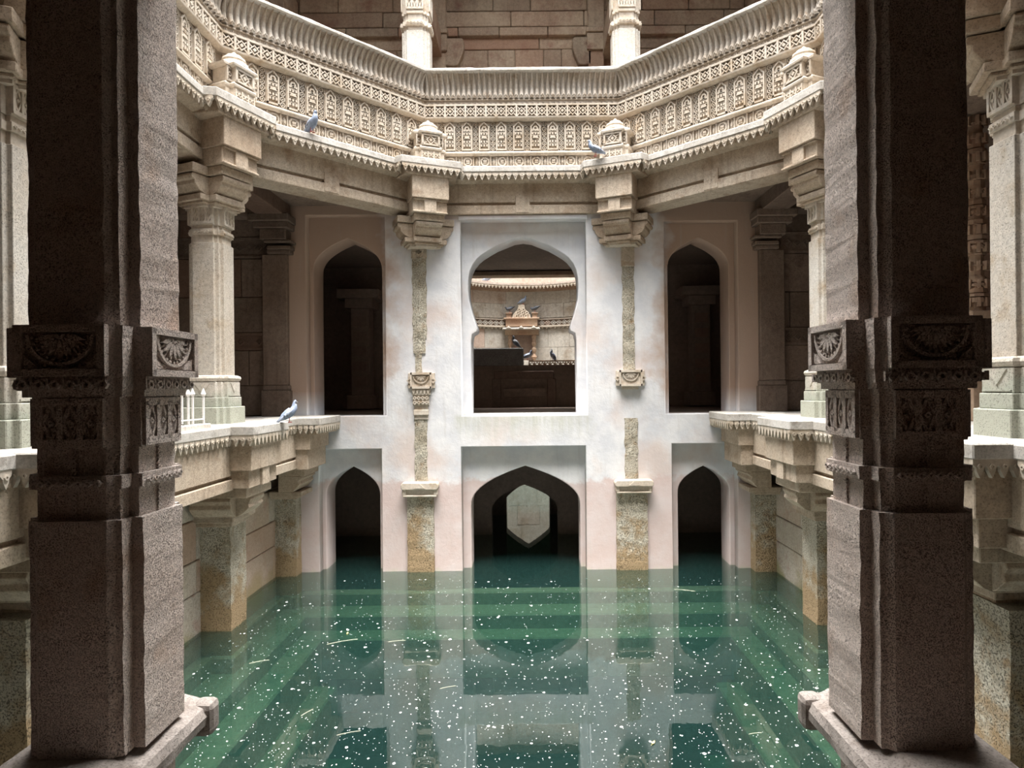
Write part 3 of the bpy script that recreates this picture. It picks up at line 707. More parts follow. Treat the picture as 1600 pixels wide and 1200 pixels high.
# ------------------------------------------------------------------ lower tier: ledges, beams, brackets, pilasters on both sides
for s in (-1,1):
    side = 'left' if s<0 else 'right'
    def sx(mb): # mirror helper: build for the left, flip for the right
        if s>0: mb.v = [(-x,y,z) for x,y,z in mb.v]
        return mb
    # beams along the side
    t = thing('stone_beam','grooved stone beam carrying the '+side+' gallery ledge over the water','beam',(s*3.45,6.5,1.80),0,'lower gallery beams')
    mk('beam_core', sx(MB().box(-.6,0,-4.1,3.6,0,.55)), 'beam', t, bevel=.008)
    mk('upper_fascia', sx(MB().box(-.02,.045,-4.1,3.6,.17,.55)), 'beam', t, bevel=.006)
    mk('lower_fascia', sx(MB().box(-.02,.055,-4.1,3.6,0,.13)), 'beam', t, bevel=.008)
    # ledge
    t = thing('gallery_ledge','pale floor ledge with hanging teeth along the '+side+' gallery','ledge',(s*3.45,6.5,2.33),0,'gallery floor ledges')
    mk('ledge_slab', sx(MB().box(-.3,.10,-4.1,3.6,.12,.225)), 'slab', t, bevel=.01)
    mk('soffit', sx(MB().box(-.3,.06,-4.1,3.6,.0,.12)), 'beam', t)
    for (y0,y1) in ((-4.1,-2.22),(-1.08,.84),(1.92,2.9)):
        n=int((y1-y0)/.105)
        for i in range(n): put('drip_tooth', TL, t, (-s*.075, y0+(y1-y0)*(i+.5)/n, .125), R(90)*(-1 if s<0 else 1)+ (math.pi if True else 0))
    # projecting bumps with blocks and brackets
    for nm,(y0,y1,xi) in {'far':(7.36,8.42,3.08),'near':(4.3,5.4,3.08),'corner':(9.42,10.43,3.0)}.items():
        t = thing('ledge_block','projecting ledge block with carved teeth on the '+side+' side '+{'far':'before the tall gallery column','near':'beside the near column','corner':'against the plaster wall'}[nm],'ledge',(s*3.45,(y0+y1)/2,2.33),0,'projecting gallery ledge blocks')
        L=(y1-y0)/2; pj=3.45-xi
        mk('ledge_slab', sx(MB().box(-.4,pj,-L,L,.12,.23)), 'slab', t, bevel=.01)
        mk('soffit', sx(MB().box(-.3,pj-.05,-L+.05,L-.05,-.02,.12)), 'beam', t)
        n=round(2*L/.105)
        for i in range(n): put('drip_tooth', TL, t, (-s*(pj-.025), -L+2*L*(i+.5)/n, .125), R(90)*s)
        n=max(2,round(pj/.10))
        for i in range(n): put('drip_tooth', TL, t, (-s*(.03+(pj-.04)*(i+.5)/n), -L+.025, .125), 0)
        b = thing('corner_bracket','stepped stone bracket under the '+side+' gallery ledge '+{'far':'above the waterside pilaster','near':'beside the near column','corner':'at the plaster wall'}[nm],'bracket',(s*3.45,(y0+y1)/2,1.2),0,'lower gallery brackets')
        bl=.28 if nm!='corner' else .22; yo = -.12 if nm!='corner' else -.1
        if nm=='corner':
            mk('upper_block', sx(MB().box(-.3,.27,-.42,.45,.88,1.13)), 'beam', b, bevel=.008)
            mk('recessed_block', sx(MB().box(-.3,.22,-.38,.45,.58,.88)), 'beam', b, bevel=.008)
            mk('bracket_slab', sx(MB().box(-.3,.1,-.2,.45,.46,.58)), 'beam', b, bevel=.008)
            mb=MB().loft([[(x,y,z) for x,z in ((-.3,.46),(.03,.46),(.05,.42),(.0,.38),(.02,.33),(-.08,.22),(-.3,.22))] for y in (-.2,.45)]); mk('bracket_arm', sx(mb), 'beam', b, bevel=.006)
            mk('abacus', sx(MB().box(-.5,.0,-.06,.45,.13,.2).box(-.5,-.1,-.02,.45,.08,.13)), 'beam', b, bevel=.006)
        else:
            mk('upper_block', sx(MB().box(-.4,.30,-L+.09,L-.09,.83,1.13)), 'beam', b, bevel=.008)
            mb=MB().box(-.4,.25,-L+.13,L-.13,.62,.83).box(.2,.285,-.1,.1,.62,.86); mk('recessed_block', sx(mb), 'beam', b, bevel=.006)
            mk('bracket_slab', sx(MB().box(-.5,.2,-.36,.36,.50,.62)), 'beam', b, bevel=.008)
            pr=[(-.33,.5),(.33,.5),(.35,.46),(.32,.41),(.33,.36),(.24,.27),(.17,.24),(-.17,.24),(-.24,.27),(-.33,.36),(-.32,.41),(-.35,.46)]
            mb=MB().loft([[(x,y,z) for y,z in pr] for x in (-.5,.0)]); mk('side_arm', sx(mb), 'beam', b, bevel=.006)
            pr=[(-.5,.5),(.16,.5),(.18,.46),(.15,.41),(.16,.36),(.06,.27),(-.02,.24),(-.5,.24)]
            mb=MB().loft([[(x,y,z) for x,z in pr] for y in (-.2,.2)]); mk('bracket_arm', sx(mb), 'beam', b, bevel=.006)
            mk('abacus', sx(MB().box(-.62,-.08,-.12,.52,.16,.25).box(-.62,-.12,-.06,.5,.10,.16)), 'beam', b, bevel=.006)
    # waterside pilasters
    for nm,(y0,y1,xi,zt) in {'far':(7.9,8.33,3.62,1.32),'near':(4.62,5.08,3.55,1.32),'corner':(10.2,10.45,3.66,1.32)}.items():
        t = thing('wall_pilaster','square damp stone pilaster standing in the water on the '+side+' '+{'far':'under the gallery column','near':'edge behind the near column','corner':'against the plaster wall'}[nm],'pilaster',(s*xi,y0,-.5),0,'waterside pilasters')
        n=36; rings=[]
        for i in range(n+1):
            z=.2+(zt+.3)*i/n; e=lambda k: noise.noise(Vector((k+y0,z*5,s)))*.010
            rings.append([(-.5,0+e(1),z),(0+e(2),0+e(3),z),(0+e(4),y1-y0+e(5),z),(-.5,y1-y0,z)])
        mk('shaft', sx(MB().loft(rings)), 'pilaster', t, bevel=0)
        mk('base', sx(MB().box(-.5,.06,-.06,y1-y0+.04,-.2,.2)), 'step', t, bevel=.02)

# ------------------------------------------------------------------ gallery end walls beyond the plaster (stone, with carved friezes)
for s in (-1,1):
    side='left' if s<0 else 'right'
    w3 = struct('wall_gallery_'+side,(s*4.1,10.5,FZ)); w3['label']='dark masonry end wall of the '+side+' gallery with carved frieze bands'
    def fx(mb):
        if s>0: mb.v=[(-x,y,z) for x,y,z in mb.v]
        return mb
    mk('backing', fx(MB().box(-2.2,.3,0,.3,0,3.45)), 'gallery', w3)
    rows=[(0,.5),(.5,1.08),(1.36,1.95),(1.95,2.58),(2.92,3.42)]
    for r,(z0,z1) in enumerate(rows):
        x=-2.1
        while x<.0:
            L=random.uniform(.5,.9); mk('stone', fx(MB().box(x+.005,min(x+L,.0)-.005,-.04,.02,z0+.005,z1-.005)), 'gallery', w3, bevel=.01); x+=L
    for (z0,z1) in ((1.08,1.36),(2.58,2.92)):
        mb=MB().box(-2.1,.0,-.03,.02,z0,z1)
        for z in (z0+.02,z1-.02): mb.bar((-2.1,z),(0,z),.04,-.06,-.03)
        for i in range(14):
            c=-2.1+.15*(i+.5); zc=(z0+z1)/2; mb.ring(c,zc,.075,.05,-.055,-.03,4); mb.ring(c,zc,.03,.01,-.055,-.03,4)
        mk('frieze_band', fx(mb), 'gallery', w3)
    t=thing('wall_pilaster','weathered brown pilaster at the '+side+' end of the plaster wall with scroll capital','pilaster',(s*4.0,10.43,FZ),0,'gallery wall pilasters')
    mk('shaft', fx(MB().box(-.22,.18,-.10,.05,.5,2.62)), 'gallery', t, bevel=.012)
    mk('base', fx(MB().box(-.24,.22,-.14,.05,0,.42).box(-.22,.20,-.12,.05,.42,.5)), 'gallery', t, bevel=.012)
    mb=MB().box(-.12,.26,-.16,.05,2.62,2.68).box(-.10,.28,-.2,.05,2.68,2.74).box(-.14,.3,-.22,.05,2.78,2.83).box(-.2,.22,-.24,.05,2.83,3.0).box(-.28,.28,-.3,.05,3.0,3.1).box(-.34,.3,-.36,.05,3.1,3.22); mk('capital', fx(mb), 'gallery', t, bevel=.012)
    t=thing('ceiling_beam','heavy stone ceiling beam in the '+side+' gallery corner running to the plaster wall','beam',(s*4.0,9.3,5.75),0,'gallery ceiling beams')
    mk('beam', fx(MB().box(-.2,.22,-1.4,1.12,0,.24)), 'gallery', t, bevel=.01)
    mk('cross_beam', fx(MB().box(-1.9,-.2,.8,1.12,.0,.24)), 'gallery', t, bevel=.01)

# ------------------------------------------------------------------ foreground columns
def fore_poly(e=0):
    q=[(.19+e,.12+e*.6),(.152+e*.8,.12+e*.6),(.152+e*.8,.172+e*.9),(.132+e*.7,.174+e*.9),(.112+e*.7,.19+e)]
    q=q+[(-x,y) for x,y in reversed(q)]
    return q+[(-x,-y) for x,y in q]
def rough(poly, z0, z1, dz, amp, seed):
    n=max(2,int((z1-z0)/dz)); rings=[]
    for i in range(n+1):
        z=z0+(z1-z0)*i/n; ring=[]
        for j,(x,y) in enumerate(poly):
            v=noise.noise_vector(Vector((j*3.7+seed,z*11,seed)))*amp+noise.noise_vector(Vector((j*1.7+seed,z*40,seed)))*amp*.5
            ring.append((x+v.x,y+v.y,z))
        rings.append(ring)
    return MB().loft(rings)
for s in (-1,1):
    side='left' if s<0 else 'right'
    B=1.62
    t=thing('column','huge dark near column on the '+side+' with a carved rosette band and pitted lit inner face','column',(s*1.565,2.55,B),0,'near columns framing the view')
    t.scale=(1.1,1.1,1)
    z=lambda Z: Z-B
    mk('lower_shaft', rough(fore_poly(.004),0,z(2.49),.022,.0045,s*5+1), 'fore', t)
    mk('neck', rough(fore_poly(-.016),z(2.49),z(2.76),.02,.003,s*5+2), 'fore', t)
    mk('bead_band', rough(fore_poly(.004),z(2.605),z(2.655),.012,.003,s*5+3), 'fore', t)
    def bb(b):
        beads(b,.11,z(2.63),-.196,.012,7)
    four(bb,t,'bead_carving','fore')
    mk('neck_block', rough(fore_poly(-.004),z(2.755),z(2.945),.02,.003,s*5+4), 'fore', t)
    four(lambda b: lattice(b,.10,z(2.775),z(2.925),-.184,.016), t, 'neck_lattice', 'fore')
    def vine(b):
        for i in range(5): b.ring(0,z(2.665)+i*.018,.010,.004,-.182,-.172,6)
        for i in range(5): b.ring(0,z(2.51)+i*.018,.010,.004,-.182,-.172,6)
    four(vine,t,'vine_carving','fore')
    mk('capital_foot', rough(fore_poly(.018),z(2.945),z(2.97),.012,.003,s*5+5), 'fore', t)
    mk('capital_frieze', rough(fore_poly(.030),z(2.97),z(3.02),.016,.003,s*5+6), 'fore', t)
    def fz(b):
        for i in range(6): b.ring(-.13+.052*i,z(2.99),.018,.009,-.232,-.218,6); b.bar((-.155+.052*i,z(2.975)),(-.155+.052*i,z(3.01)),.008,-.230,-.218)
    four(fz,t,'frieze_carving','fore')
    mk('capital_block', rough(fore_poly(.036),z(3.02),z(3.205),.016,.0035,s*5+7), 'fore', t)
    def ros(b):
        y=-.225; z0,z1=z(3.035),z(3.19); hw=.148
        for x in (-hw+.012,hw-.012): b.bar((x,z0-.013),(x,z1+.013),.026,y-.022,y)
        for q in (z0-.002,z1+.002): b.bar((-hw,q),(hw,q),.026,y-.022,y)
        rosette(b,0,z1-.02,.112,y,.016,7)
        for sx_ in (-1,1): b.plate([(sx_*.118,z0+.015),(sx_*.07,z0+.015),(sx_*.118,z0+.06)],y-.014,y)
    four(ros,t,'rosette_panel','fore')
    mk('upper_shaft', rough(fore_poly(0),z(3.2),z(6.1),.03,.0045,s*5+8), 'fore', t)
    # ledge the column stands on
    t=thing('base_ledge','worn moulded stone ledge under the '+side+' near column jutting over the water','ledge',(s*1.75,2.0,1.42),0,'ledges under the near columns')
    pr=[(-.05,0),(.34,0),(.36,.03),(.40,.05),(.40,.075),(.44,.09),(.445,.13),(.43,.165),(.36,.18),(.30,.20),(-.05,.205)]
    rings=[]; n=30
    for i in range(n+1):
        y=-1.2+2.05*i/n; ring=[]
        for j,(x,zq) in enumerate(pr):
            e=noise.noise(Vector((j*1.3+s*4,y*6,.7)))*.012*(1 if 0<x else 0); ring.append(((x+e)*(-s),y,zq+(e if zq>.1 else 0)))
        rings.append(ring)
    mk('ledge_stone', MB().loft(rings), 'ledge', t)
    mk('end_knob', MB().box(min(-s*.36,-s*.46),max(-s*.36,-s*.46),.78,.88,.03,.18), 'ledge', t, bevel=.03, seg=2)
    mk('under_moulding', MB().box(min(s*.05,-s*.30),max(s*.05,-s*.30),-1.2,.8,-.9,.0), 'fore', t, bevel=.01)

# ------------------------------------------------------------------ ornate colonettes and railings
x,zb=at(1526,487,7.2); _,zt=at(1526,150,7.2)
t=thing('colonette','slender reddish turned colonette behind the right near column','colonette',(x,7.2,FZ),0)
mk('pedestal', MB().box(-.16,.16,-.16,.16,0,zb-FZ), 'niche', t, bevel=.01)
H=zt-zb; prof=[]
rc=random.Random(9); zq=0.0
while zq<H-.03:
    for r,h in rc.choice((((.085,.05),(.11,.02),(.12,.02),(.10,.02)),((.075,.08),(.075,.03),(.10,.015)),((.12,.03),(.085,.015),(.105,.05),(.09,.02)),((.09,.1),(.115,.02),(.115,.03),(.08,.015)))):
        prof.append((r,zb-FZ+min(zq,H))); zq+=h; prof.append((r*.97,zb-FZ+min(zq,H)))
mk('turned_shaft', MB().lathe(prof,8), 'niche', t)
mb=MB()
for k in range(8):
    for q_ in range(12):
        a=k*math.pi/4+.39; zz_=zb-FZ+H*(q_+.5)/12; b_=MB().box(-.016,.016,-.125,-.08,zz_-.05,zz_+.05); mb.merge(b_, Matrix.Rotation(a,4,'Z'))
mk('carved_leaves', mb, 'niche', t)
mk('capital', MB().box(-.15,.15,-.15,.15,zt-FZ,zt-FZ+.15).box(-.2,.2,-.2,.2,zt-FZ+.15,5.97-FZ), 'niche', t, bevel=.01)
def railing(side, x0, y0, y1, n, extra):
    t=thing('railing','short white iron railing with spear tips on the '+side+' gallery ledge','railing',(x0,y0,FZ),0,'spear tipped railings')
    L=y1-y0
    mk('kerb', MB().box(-.06,.06,-.05,L+.05,0,.055), 'slab', t, bevel=.008)
    b=MB().box(-.009,.009,-.009,.009,.05,.36); b.loft([[(-.009,-.009,.36),(.009,-.009,.36),(.009,.009,.36),(-.009,.009,.36)],[(-.02,-.02,.385),(.02,-.02,.385),(.02,.02,.385),(-.02,.02,.385)],[(-.002,-.002,.45),(.002,-.002,.45),(.002,.002,.45),(-.002,.002,.45)]])
    me=b.mesh('bar','iron')
    for i in range(n): put('bar', me, t, (0,L*i/(n-1),0))
    mk('rail', MB().box(-.006,.006,0,L,.10,.115), 'iron', t)
    if extra: 
        for i in range(extra): put('bar', me, t, (-.12*(i+1) if x0<0 else .12*(i+1), L, 0))
railing('left',-3.55,6.2,7.15,4,2)
railing('right',3.72,5.75,6.9,8,0)

# ------------------------------------------------------------------ passage behind the arches and the round well beyond
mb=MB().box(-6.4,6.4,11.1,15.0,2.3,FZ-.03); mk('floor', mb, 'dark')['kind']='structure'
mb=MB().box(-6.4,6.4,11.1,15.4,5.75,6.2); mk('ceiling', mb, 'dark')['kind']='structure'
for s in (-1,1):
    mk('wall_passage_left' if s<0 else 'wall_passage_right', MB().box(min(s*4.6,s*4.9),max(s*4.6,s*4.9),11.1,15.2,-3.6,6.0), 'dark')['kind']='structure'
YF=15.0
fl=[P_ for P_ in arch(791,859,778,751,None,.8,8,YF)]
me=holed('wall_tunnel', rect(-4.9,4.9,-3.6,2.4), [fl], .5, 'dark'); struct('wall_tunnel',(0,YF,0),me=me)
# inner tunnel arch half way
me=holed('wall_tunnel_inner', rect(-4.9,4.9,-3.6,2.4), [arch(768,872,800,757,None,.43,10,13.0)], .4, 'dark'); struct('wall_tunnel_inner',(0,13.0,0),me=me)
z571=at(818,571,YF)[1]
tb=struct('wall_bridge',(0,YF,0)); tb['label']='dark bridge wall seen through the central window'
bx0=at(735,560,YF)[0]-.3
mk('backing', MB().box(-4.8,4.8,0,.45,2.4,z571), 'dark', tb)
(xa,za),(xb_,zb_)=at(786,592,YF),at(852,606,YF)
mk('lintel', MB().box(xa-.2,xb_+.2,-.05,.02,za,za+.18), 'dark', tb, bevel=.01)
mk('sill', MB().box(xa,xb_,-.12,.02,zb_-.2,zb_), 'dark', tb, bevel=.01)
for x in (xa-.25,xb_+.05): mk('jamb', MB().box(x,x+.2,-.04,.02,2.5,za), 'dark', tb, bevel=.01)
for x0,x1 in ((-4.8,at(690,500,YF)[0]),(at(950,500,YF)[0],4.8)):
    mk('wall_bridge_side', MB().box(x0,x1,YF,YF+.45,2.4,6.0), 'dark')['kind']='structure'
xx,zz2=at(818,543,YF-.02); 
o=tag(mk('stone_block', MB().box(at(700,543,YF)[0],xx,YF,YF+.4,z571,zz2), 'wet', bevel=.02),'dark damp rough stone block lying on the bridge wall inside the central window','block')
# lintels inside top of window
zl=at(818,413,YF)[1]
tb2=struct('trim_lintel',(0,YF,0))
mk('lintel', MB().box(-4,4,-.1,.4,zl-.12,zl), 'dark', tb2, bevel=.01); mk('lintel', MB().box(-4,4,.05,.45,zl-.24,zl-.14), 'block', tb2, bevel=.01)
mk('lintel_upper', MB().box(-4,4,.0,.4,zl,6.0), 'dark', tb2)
# dim carved pilasters inside the side windows
for px,lab in ((566,'left'),(1092,'right')):
    x,_=at(px,500,14.2)
    t=thing('inner_pilaster','dim carved pilaster inside the dark '+lab+' window','pilaster',(x,14.2,FZ),0,'pilasters in the dark passage')
    mk('shaft', MB().box(-.2,.2,-.2,.2,.3,2.2), 'dark', t, bevel=.01); mk('base', MB().box(-.28,.28,-.28,.28,0,.3), 'dark', t, bevel=.01)
    mk('capital', MB().box(-.3,.3,-.3,.3,2.2,2.4).box(-.45,.45,-.4,.4,2.4,2.6), 'dark', t, bevel=.01)
    mb=MB()
    for i in range(5): mb.box(-.14,.14,-.23,-.2,.5+i*.33,.7+i*.33)
    mk('carving', mb, 'dark', t)
# dark wall behind the passage
for x0,x1 in ((-4.9,-2.0),(2.0,4.9)): mk('wall_passage_back', MB().box(x0,x1,14.6,15.0,2.4,6.0), 'dark')['kind']='structure'

# the round well: curved courses of stone
CY=18.5; RW=2.9
wl=struct('wall_round_well',(0,CY,0)); wl['label']='pale curved stone wall of the round well beyond'
def arcblock(mb, r0, r1, a0, a1, z0, z1, n=4):
    A=[R(a0+(a1-a0)*i/n) for i in range(n+1)]
    mb.loft([[ (math.sin(a)*r, math.cos(a)*r, z) for r,z in ((r0,z0),(r1,z0),(r1,z1),(r0,z1))] for a in A])
mb=MB(); arcblock(mb,RW+.02,RW+.4,-138,138,-3.6,12,40); mk('backing', mb, 'far', wl)
yy_far=CY+RW
zc=lambda py: at(818,py,yy_far)[1]
courses=[(zc(620),zc(596)),(zc(596),zc(571)),(zc(571),zc(543)),(zc(543),zc(514)),(zc(497),zc(475)),(zc(475),zc(455)),(-.9,-.3),(-.3,.3),(.3,.95),(.95,1.6),(1.6,zc(620))]
rg=random.Random(4)
for z0,z1 in courses:
    a=-80+rg.uniform(-10,0)
    while a<80:
        L=rg.uniform(14,26); mb=MB(); arcblock(mb,RW-rg.uniform(0,.012),RW+.04,a+.12,min(a+L,82)-.12,min(z0,z1)+.005,max(z0,z1)-.005); mk('stone', mb, 'far', wl); a+=L
t=thing('curved_ledge','pale curved drip ledge with teeth high in the round well seen through the central window','ledge',(0,CY,zc(455)),0)
q=lambda py: zc(py)-zc(455)
mb=MB(); arcblock(mb,RW-.48,RW+.02,-75,75,q(449),q(446),24); arcblock(mb,RW-.22,RW+.02,-75,75,q(446.5),q(433),24); mk('ledge_slab', mb, 'far', t)
mb=MB(); arcblock(mb,RW-.1,RW+.02,-75,75,q(456),q(449),24); mk('soffit', mb, 'niche', t)
TF=tooth_mesh(.13,.12,'cream')
for i in range(46):
    a=R(-66+132*(i+.5)/46); put('drip_tooth', TF, t, (math.sin(a)*(RW-.45),math.cos(a)*(RW-.45),q(449)), -a)
t=thing('frieze_band','pierced lozenge frieze band running round the round well at niche height','frieze',(0,CY,zc(511)),0)
q2=lambda py: zc(py)-zc(511)
mb=MB(); arcblock(mb,RW-.02,RW+.02,-75,75,q2(511),q2(499),24); mk('band', mb, 'dark', t)
mb=MB(); arcblock(mb,RW-.10,RW+.02,-75,75,q2(511.5),q2(509),24); arcblock(mb,RW-.08,RW+.02,-75,75,q2(500),q2(499),24); mk('band_moulding', mb, 'cream', t)
b=MB().ring(0,0,.10,.065,-.03,0,4); b.ring(0,0,.04,.005,-.03,0,4); me=b.mesh('lozenge','far')
for i in range(34):
    a=R(-66+132*(i+.5)/34); put('lozenge', me, t, (math.sin(a)*(RW-.03),math.cos(a)*(RW-.03),q2(505)), -a)
for i in range(46):
    a=R(-66+132*(i+.5)/46); put('drip_tooth', TF, t, (math.sin(a)*(RW-.06),math.cos(a)*(RW-.06),q2(511)), -a, scale=(1,1,.6))
# niche
xn=at(815,540,yy_far)[0]; t=thing('wall_niche','carved reddish niche with canopy, two turned posts and crest in the round well wall','niche',(xn,yy_far-.05,zc(571)),0)
n0=lambda py: zc(py)-zc(571); pw=lambda px: at(px,540,yy_far)[0]-xn
mk('recess', MB().box(pw(800),pw(832),-.06,.2,n0(571),n0(523)), 'dark', t)
for a,b_ in ((794,801),(831,838)):
    c=(pw(a)+pw(b_))/2; prof=[(.075,0)]
    for i in range(1,24): prof.append((.06+.02*math.sin(i*1.3)+(.02 if i%6==0 else 0), n0(520)*i/24))
    mk('post', MB().lathe(prof,10,c,-.2), 'niche', t)
mk('lintel', MB().box(pw(790),pw(842),-.3,.1,n0(524),n0(516)), 'niche', t, bevel=.01)
mb=MB().loft([[(pw(786),-.5,n0(516.5)),(pw(844),-.5,n0(516.5)),(pw(844),.1,n0(516.5)),(pw(786),.1,n0(516.5))],[(pw(787),-.5,n0(514)),(pw(843),-.5,n0(514)),(pw(843),.1,n0(511)),(pw(787),.1,n0(511))]])
for c in (796,815,834): mb.plate([(pw(c-4),n0(515)),(pw(c),n0(511)),(pw(c+4),n0(515))],-.53,-.48)
mk('canopy', mb, 'far', t, bevel=.01)
mk('attic', MB().box(pw(791),pw(840),-.22,.1,n0(511),n0(498)).box(pw(788),pw(843),-.3,.1,n0(499.5),n0(497.5)), 'niche', t, bevel=.008)
mb=MB(); 
for x0,x1,zt_ in ((792,800,491),(832,840,491)): mb.box(pw(x0),pw(x1),-.2,.1,n0(498),n0(zt_)).box(pw(x0-1),pw(x1+1),-.24,.1,n0(zt_),n0(zt_-1.5))
mk('corner_pinnacle', mb, 'niche', t, bevel=.006)
mb=MB().plate([(pw(801),n0(498)),(pw(830),n0(498)),(pw(829),n0(493)),(pw(825),n0(488)),(pw(821),n0(484)),(pw(820),n0(477)),(pw(811),n0(477)),(pw(810),n0(484)),(pw(806),n0(488)),(pw(802),n0(493))],-.2,.1)
for i in range(3):
    for j in range(3-i//2): mb.ring(pw(808+j*7+i*2),n0(495-i*5),.06,.03,-.24,-.2,6)
mk('crest', mb, 'cream', t)
mk('sill', MB().box(pw(816),pw(846),-.4,.1,n0(571),n0(564)), 'far', t, bevel=.01)
t=thing('low_parapet','low pierced parapet with small arches at the right foot of the niche','parapet',(at(870,568,YF+.2)[0],YF+.2,z571),0)
(xa,z1),(xb_,_)=at(826,563,YF+.2),at(915,563,YF+.2); ox=t.location.x; hh=max(.1,z1-z571)
mb=MB().box(xa-ox,xb_-ox,-.06,.06,hh-.03,hh).box(xa-ox,xb_-ox,-.06,.06,0,.02)
mk('rail', mb, 'niche', t, bevel=.006)
for i in range(11):
    x=xa-ox+(xb_-xa)*(i+.5)/11; mb=MB().box(x-.065,x-.03,-.05,.05,.0,hh-.04); mb.bar((x-.03,.02),(x+.02,hh*.7),.02,-.03,.02); mb.bar((x+.06,.02),(x+.02,hh*.7),.02,-.03,.02); mk('baluster', mb, 'niche', t)

# ------------------------------------------------------------------ pigeons
def pigeon(label, loc, heading, size=1.0, pitch=25, dark=False, group=None):
    t=thing('pigeon',label,'pigeon',loc,R(heading),group)
    s=size; bm='pigd' if dark else 'pig'
    # spine from tail tip to head, facing +x
    cp,sp=math.cos(R(pitch)),math.sin(R(pitch))
    pts=[(-.19,0,.0,.022),(-.13,0,.005,.035),(-.08,0,.01,.050),(-.02,0,.012,.062),(.04,0,.015,.063),(.085,0,.03,.048),(.105,0,.06,.034),(.115,0,.085,.030),(.125,0,.105,.029),(.142,0,.112,.020),(.152,0,.112,.008)]
    rings=[]
    for i,(x,y,z,r) in enumerate(pts):
        X=x*cp-z*sp*.5; Z=x*sp+z*cp+.115; a=pitch if i<5 else (pitch+50 if i<8 else 15); ca,sa=math.cos(R(a)),math.sin(R(a))
        fl=.55 if i==0 else (.7 if i<2 else 1)
        rings.append([((X-sa*r*fl*math.sin(2*math.pi*k/10))*s, r*math.cos(2*math.pi*k/10)*s, (Z+ca*r*fl*math.sin(2*math.pi*k/10))*s) for k in range(10)])
    mk('body', MB().loft(rings), bm, t, smooth=True)
    hx=.135*cp-.11*sp*.5; hz=.135*sp+.11*cp+.115
    hx,hz=(.125*cp-.105*sp*.5),(.125*sp+.105*cp+.115)
    mk('beak', MB().loft([[(s*(hx+.024),s*.007*math.cos(k*1.57),s*(hz+.004+.007*math.sin(k*1.57))) for k in range(4)],[(s*(hx+.05),s*.002*math.cos(k*1.57),s*(hz-.004+.002*math.sin(k*1.57))) for k in range(4)]]), 'beak', t)
    for sd in (-1,1):
        w_=[]
        for (x,z,h,yy) in ((-.17,.0,.008,.025),(-.10,.008,.028,.046),(-.03,.016,.042,.060),(.04,.02,.036,.060),(.075,.03,.012,.048)):
            X=x*cp-z*sp*.5; Z=x*sp+z*cp+.115
            w_.append([(X*s,sd*yy*s*.9,(Z-h)*s),(X*s,sd*(yy+.010)*s,Z*s),(X*s,sd*yy*s*.8,(Z+h)*s),(X*s,sd*yy*s*.6,Z*s)])
        wg=mk('wing', MB().loft(w_), 'pigd' if dark else 'pigl', t, smooth=True)
        for xx_ in (-.075,-.03):
            X=xx_*cp; Z=xx_*sp+.125
            mk('wing_bar', MB().box((X-.008)*s,(X+.008)*s,min(sd*.062,sd*.066)*s,max(sd*.062,sd*.066)*s,(Z-.025)*s,(Z+.02)*s), 'pigd', wg)
        mk('leg', MB().tube([(0*s,sd*.022*s,.09*s),(.005*s,sd*.022*s,.012*s)],.005*s,5).box(-.015*s,.035*s,sd*.022*s-.004*s,sd*.022*s+.004*s,0,.010*s), 'foot', t)
        mk('eye', MB().box((hx+.008)*s,(hx+.015)*s,min(sd*.024,sd*.031)*s,max(sd*.024,sd*.031)*s,(hz+.002)*s,(hz+.009)*s), 'beak', t)
    return t
x,_=at(440,660,7.95); pigeon('pale blue grey pigeon standing on the left gallery ledge',(x+.0,8.2,FZ+.005),20,.95,35)
x,_=at(486,210,8.75); pigeon('pigeon perched on the drip ledge below the left diagonal parapet',(x,8.79,6.505),-35,.95,30)
x,_=at(930,247,9.9); pigeon('blue grey pigeon crouching beside the right corner shrine',(x,9.84,6.515),200,.9,12)
yl=CY+RW-.15
g='pigeons in the round well'
x,_=at(758,445,19.6); pigeon('pigeon resting on the curved ledge high left in the round well',(x,18.5+math.sqrt(2.55**2-x*x),zc(446)),0,0.95,10,False,g)
x,_=at(817,478,yl); pigeon('pigeon on the very top of the niche crest',(x,yl-.05,zc(477)),10,1.05,25,False,g)
x,_=at(797,490,yl); pigeon('dark pigeon on the left pinnacle of the niche',(x,yl-.1,zc(489.5)),200,1.05,-25,True,g)
x,_=at(836,490,yl); pigeon('dark pigeon on the right pinnacle of the niche',(x,yl-.1,zc(489.5)),160,1.05,-25,True,g)
x,z_=at(806,543,YF+.2); pigeon('dark pigeon with a white stripe on the end of the damp block',(x,YF+.2,z_),150,.95,40,True,g)
x,z_=at(824,563,YF+.2); pigeon('pale pigeon sitting at the foot of the niche beside the block',(x,YF+.2,z_),10,.9,15,False,g)
x,z_=at(864,563,YF+.2); pigeon('grey pigeon perched on the low pierced parapet',(x,YF+.2,z_),180,.9,55,False,g)

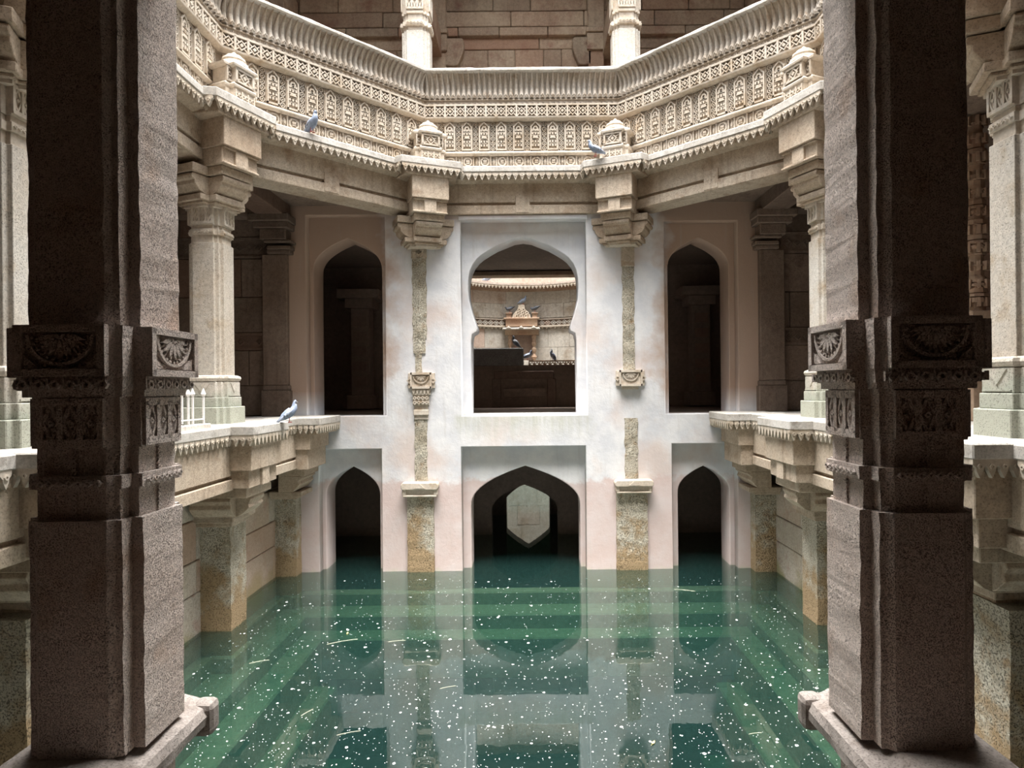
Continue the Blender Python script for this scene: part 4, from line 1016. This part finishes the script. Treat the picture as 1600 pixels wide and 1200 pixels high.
# ------------------------------------------------------------------ floating flecks, leaves, twigs
rg=random.Random(7)
FM=[]
for k in range(5):
    n=7; ring=[]
    for i in range(n):
        a=2*math.pi*i/n; r=rg.uniform(.7,1.15); ring.append((math.cos(a)*r,math.sin(a)*r*rg.uniform(.6,1)))
    FM.append(MB().loft([[(x,y,-.1) for x,y in ring],[(x*.9,y*.9,.25) for x,y in ring]]).mesh('petal_fleck','white'))
def wpos():
    while True:
        py=rg.uniform(903,1215); px=rg.uniform(285,1320); y=2960/(py-607); x=.12+(px-831)*y/1000
        if abs(x)<3.55 and y<10.3 and y>3.0: return x,y
for i in range(300):
    x,y=wpos(); r=rg.choice((.008,.010,.012,.014,.018))*(y/6.5)**.5
    o=put('petal_fleck', FM[i%5], None, (x,y,.001), rg.uniform(0,6.28), scale=(r,r*rg.uniform(.7,1.5),r*.35))
    tag(o,'tiny white petal fleck floating on the green water','petal','white flecks on the water')
mb=MB()
for i in range(2600):
    x,y=wpos(); r=rg.uniform(.002,.0055)*(y/6.5)**.5; a=rg.uniform(0,1)
    mb.loft([[(x+math.cos(a+k*1.57)*r,y+math.sin(a+k*1.57)*r,z) for k in range(4)] for z in (-.001,.002)])
o=mk('floating_dust', mb, 'white'); o['kind']='stuff'; tag(o,'fine white dust and specks scattered over the water','specks')
for (px,py,lab,ang) in ((1021,1161,'small yellow leaf floating in the right foreground of the water',60),(543,985,'pale green leaf floating in front of the lower left arch',100)):
    y=2960/(py+2.2-607); x=.12+(px-.01*(py-600)-831)*y/1000
    t=thing('leaf',lab,'leaf',(x,y,.002),R(ang))
    mk('blade', MB().loft([[(u*.03,wd*.011,.002+.003*abs(u)),(u*.03,-wd*.011,.002+.003*abs(u)),(u*.03,-wd*.011,.0045+.003*abs(u)),(u*.03,wd*.011,.0045+.003*abs(u))] for u,wd in ((-1,.1),(-.6,.7),(0,1),(.6,.6),(1,.08))]), 'leaf', t)
    mk('stalk', MB().tube([(-.03,0,.004),(-.05,.004,.004)],.0012,4), 'leaf', t)
TW=['long pale twig drifting before the lower left arch','thin twig floating before the left pilaster reflection','short twig in the left foreground of the water','small twig in the right foreground of the water','pale twig floating close to the lower right arch','twig drifting just left of the left pilaster','twig floating beside the left waterside steps','bent twig drifting in the left foreground']
for i,(px,py,L,ang) in enumerate(((535,1000,.35,25),(700,1073,.16,20),(545,1143,.2,20),(1180,1150,.12,10),(1070,925,.3,-20),(620,1000,.2,12),(405,1030,.2,25),(480,1110,.14,60))):
    y=2960/(py-607); x=.12+(px-.01*(py-600)-831)*y/1000
    a=R(ang); pts=[(math.cos(a)*L*(u-.5),math.sin(a)*L*(u-.5)+.03*math.sin(u*3)*L*2,.003) for u in (0,.25,.5,.75,1)]
    o=mk('twig', MB().tube(pts,.0022,4), 'twig', None, (x,y,0)); tag(o,TW[i],'twig','floating twigs')
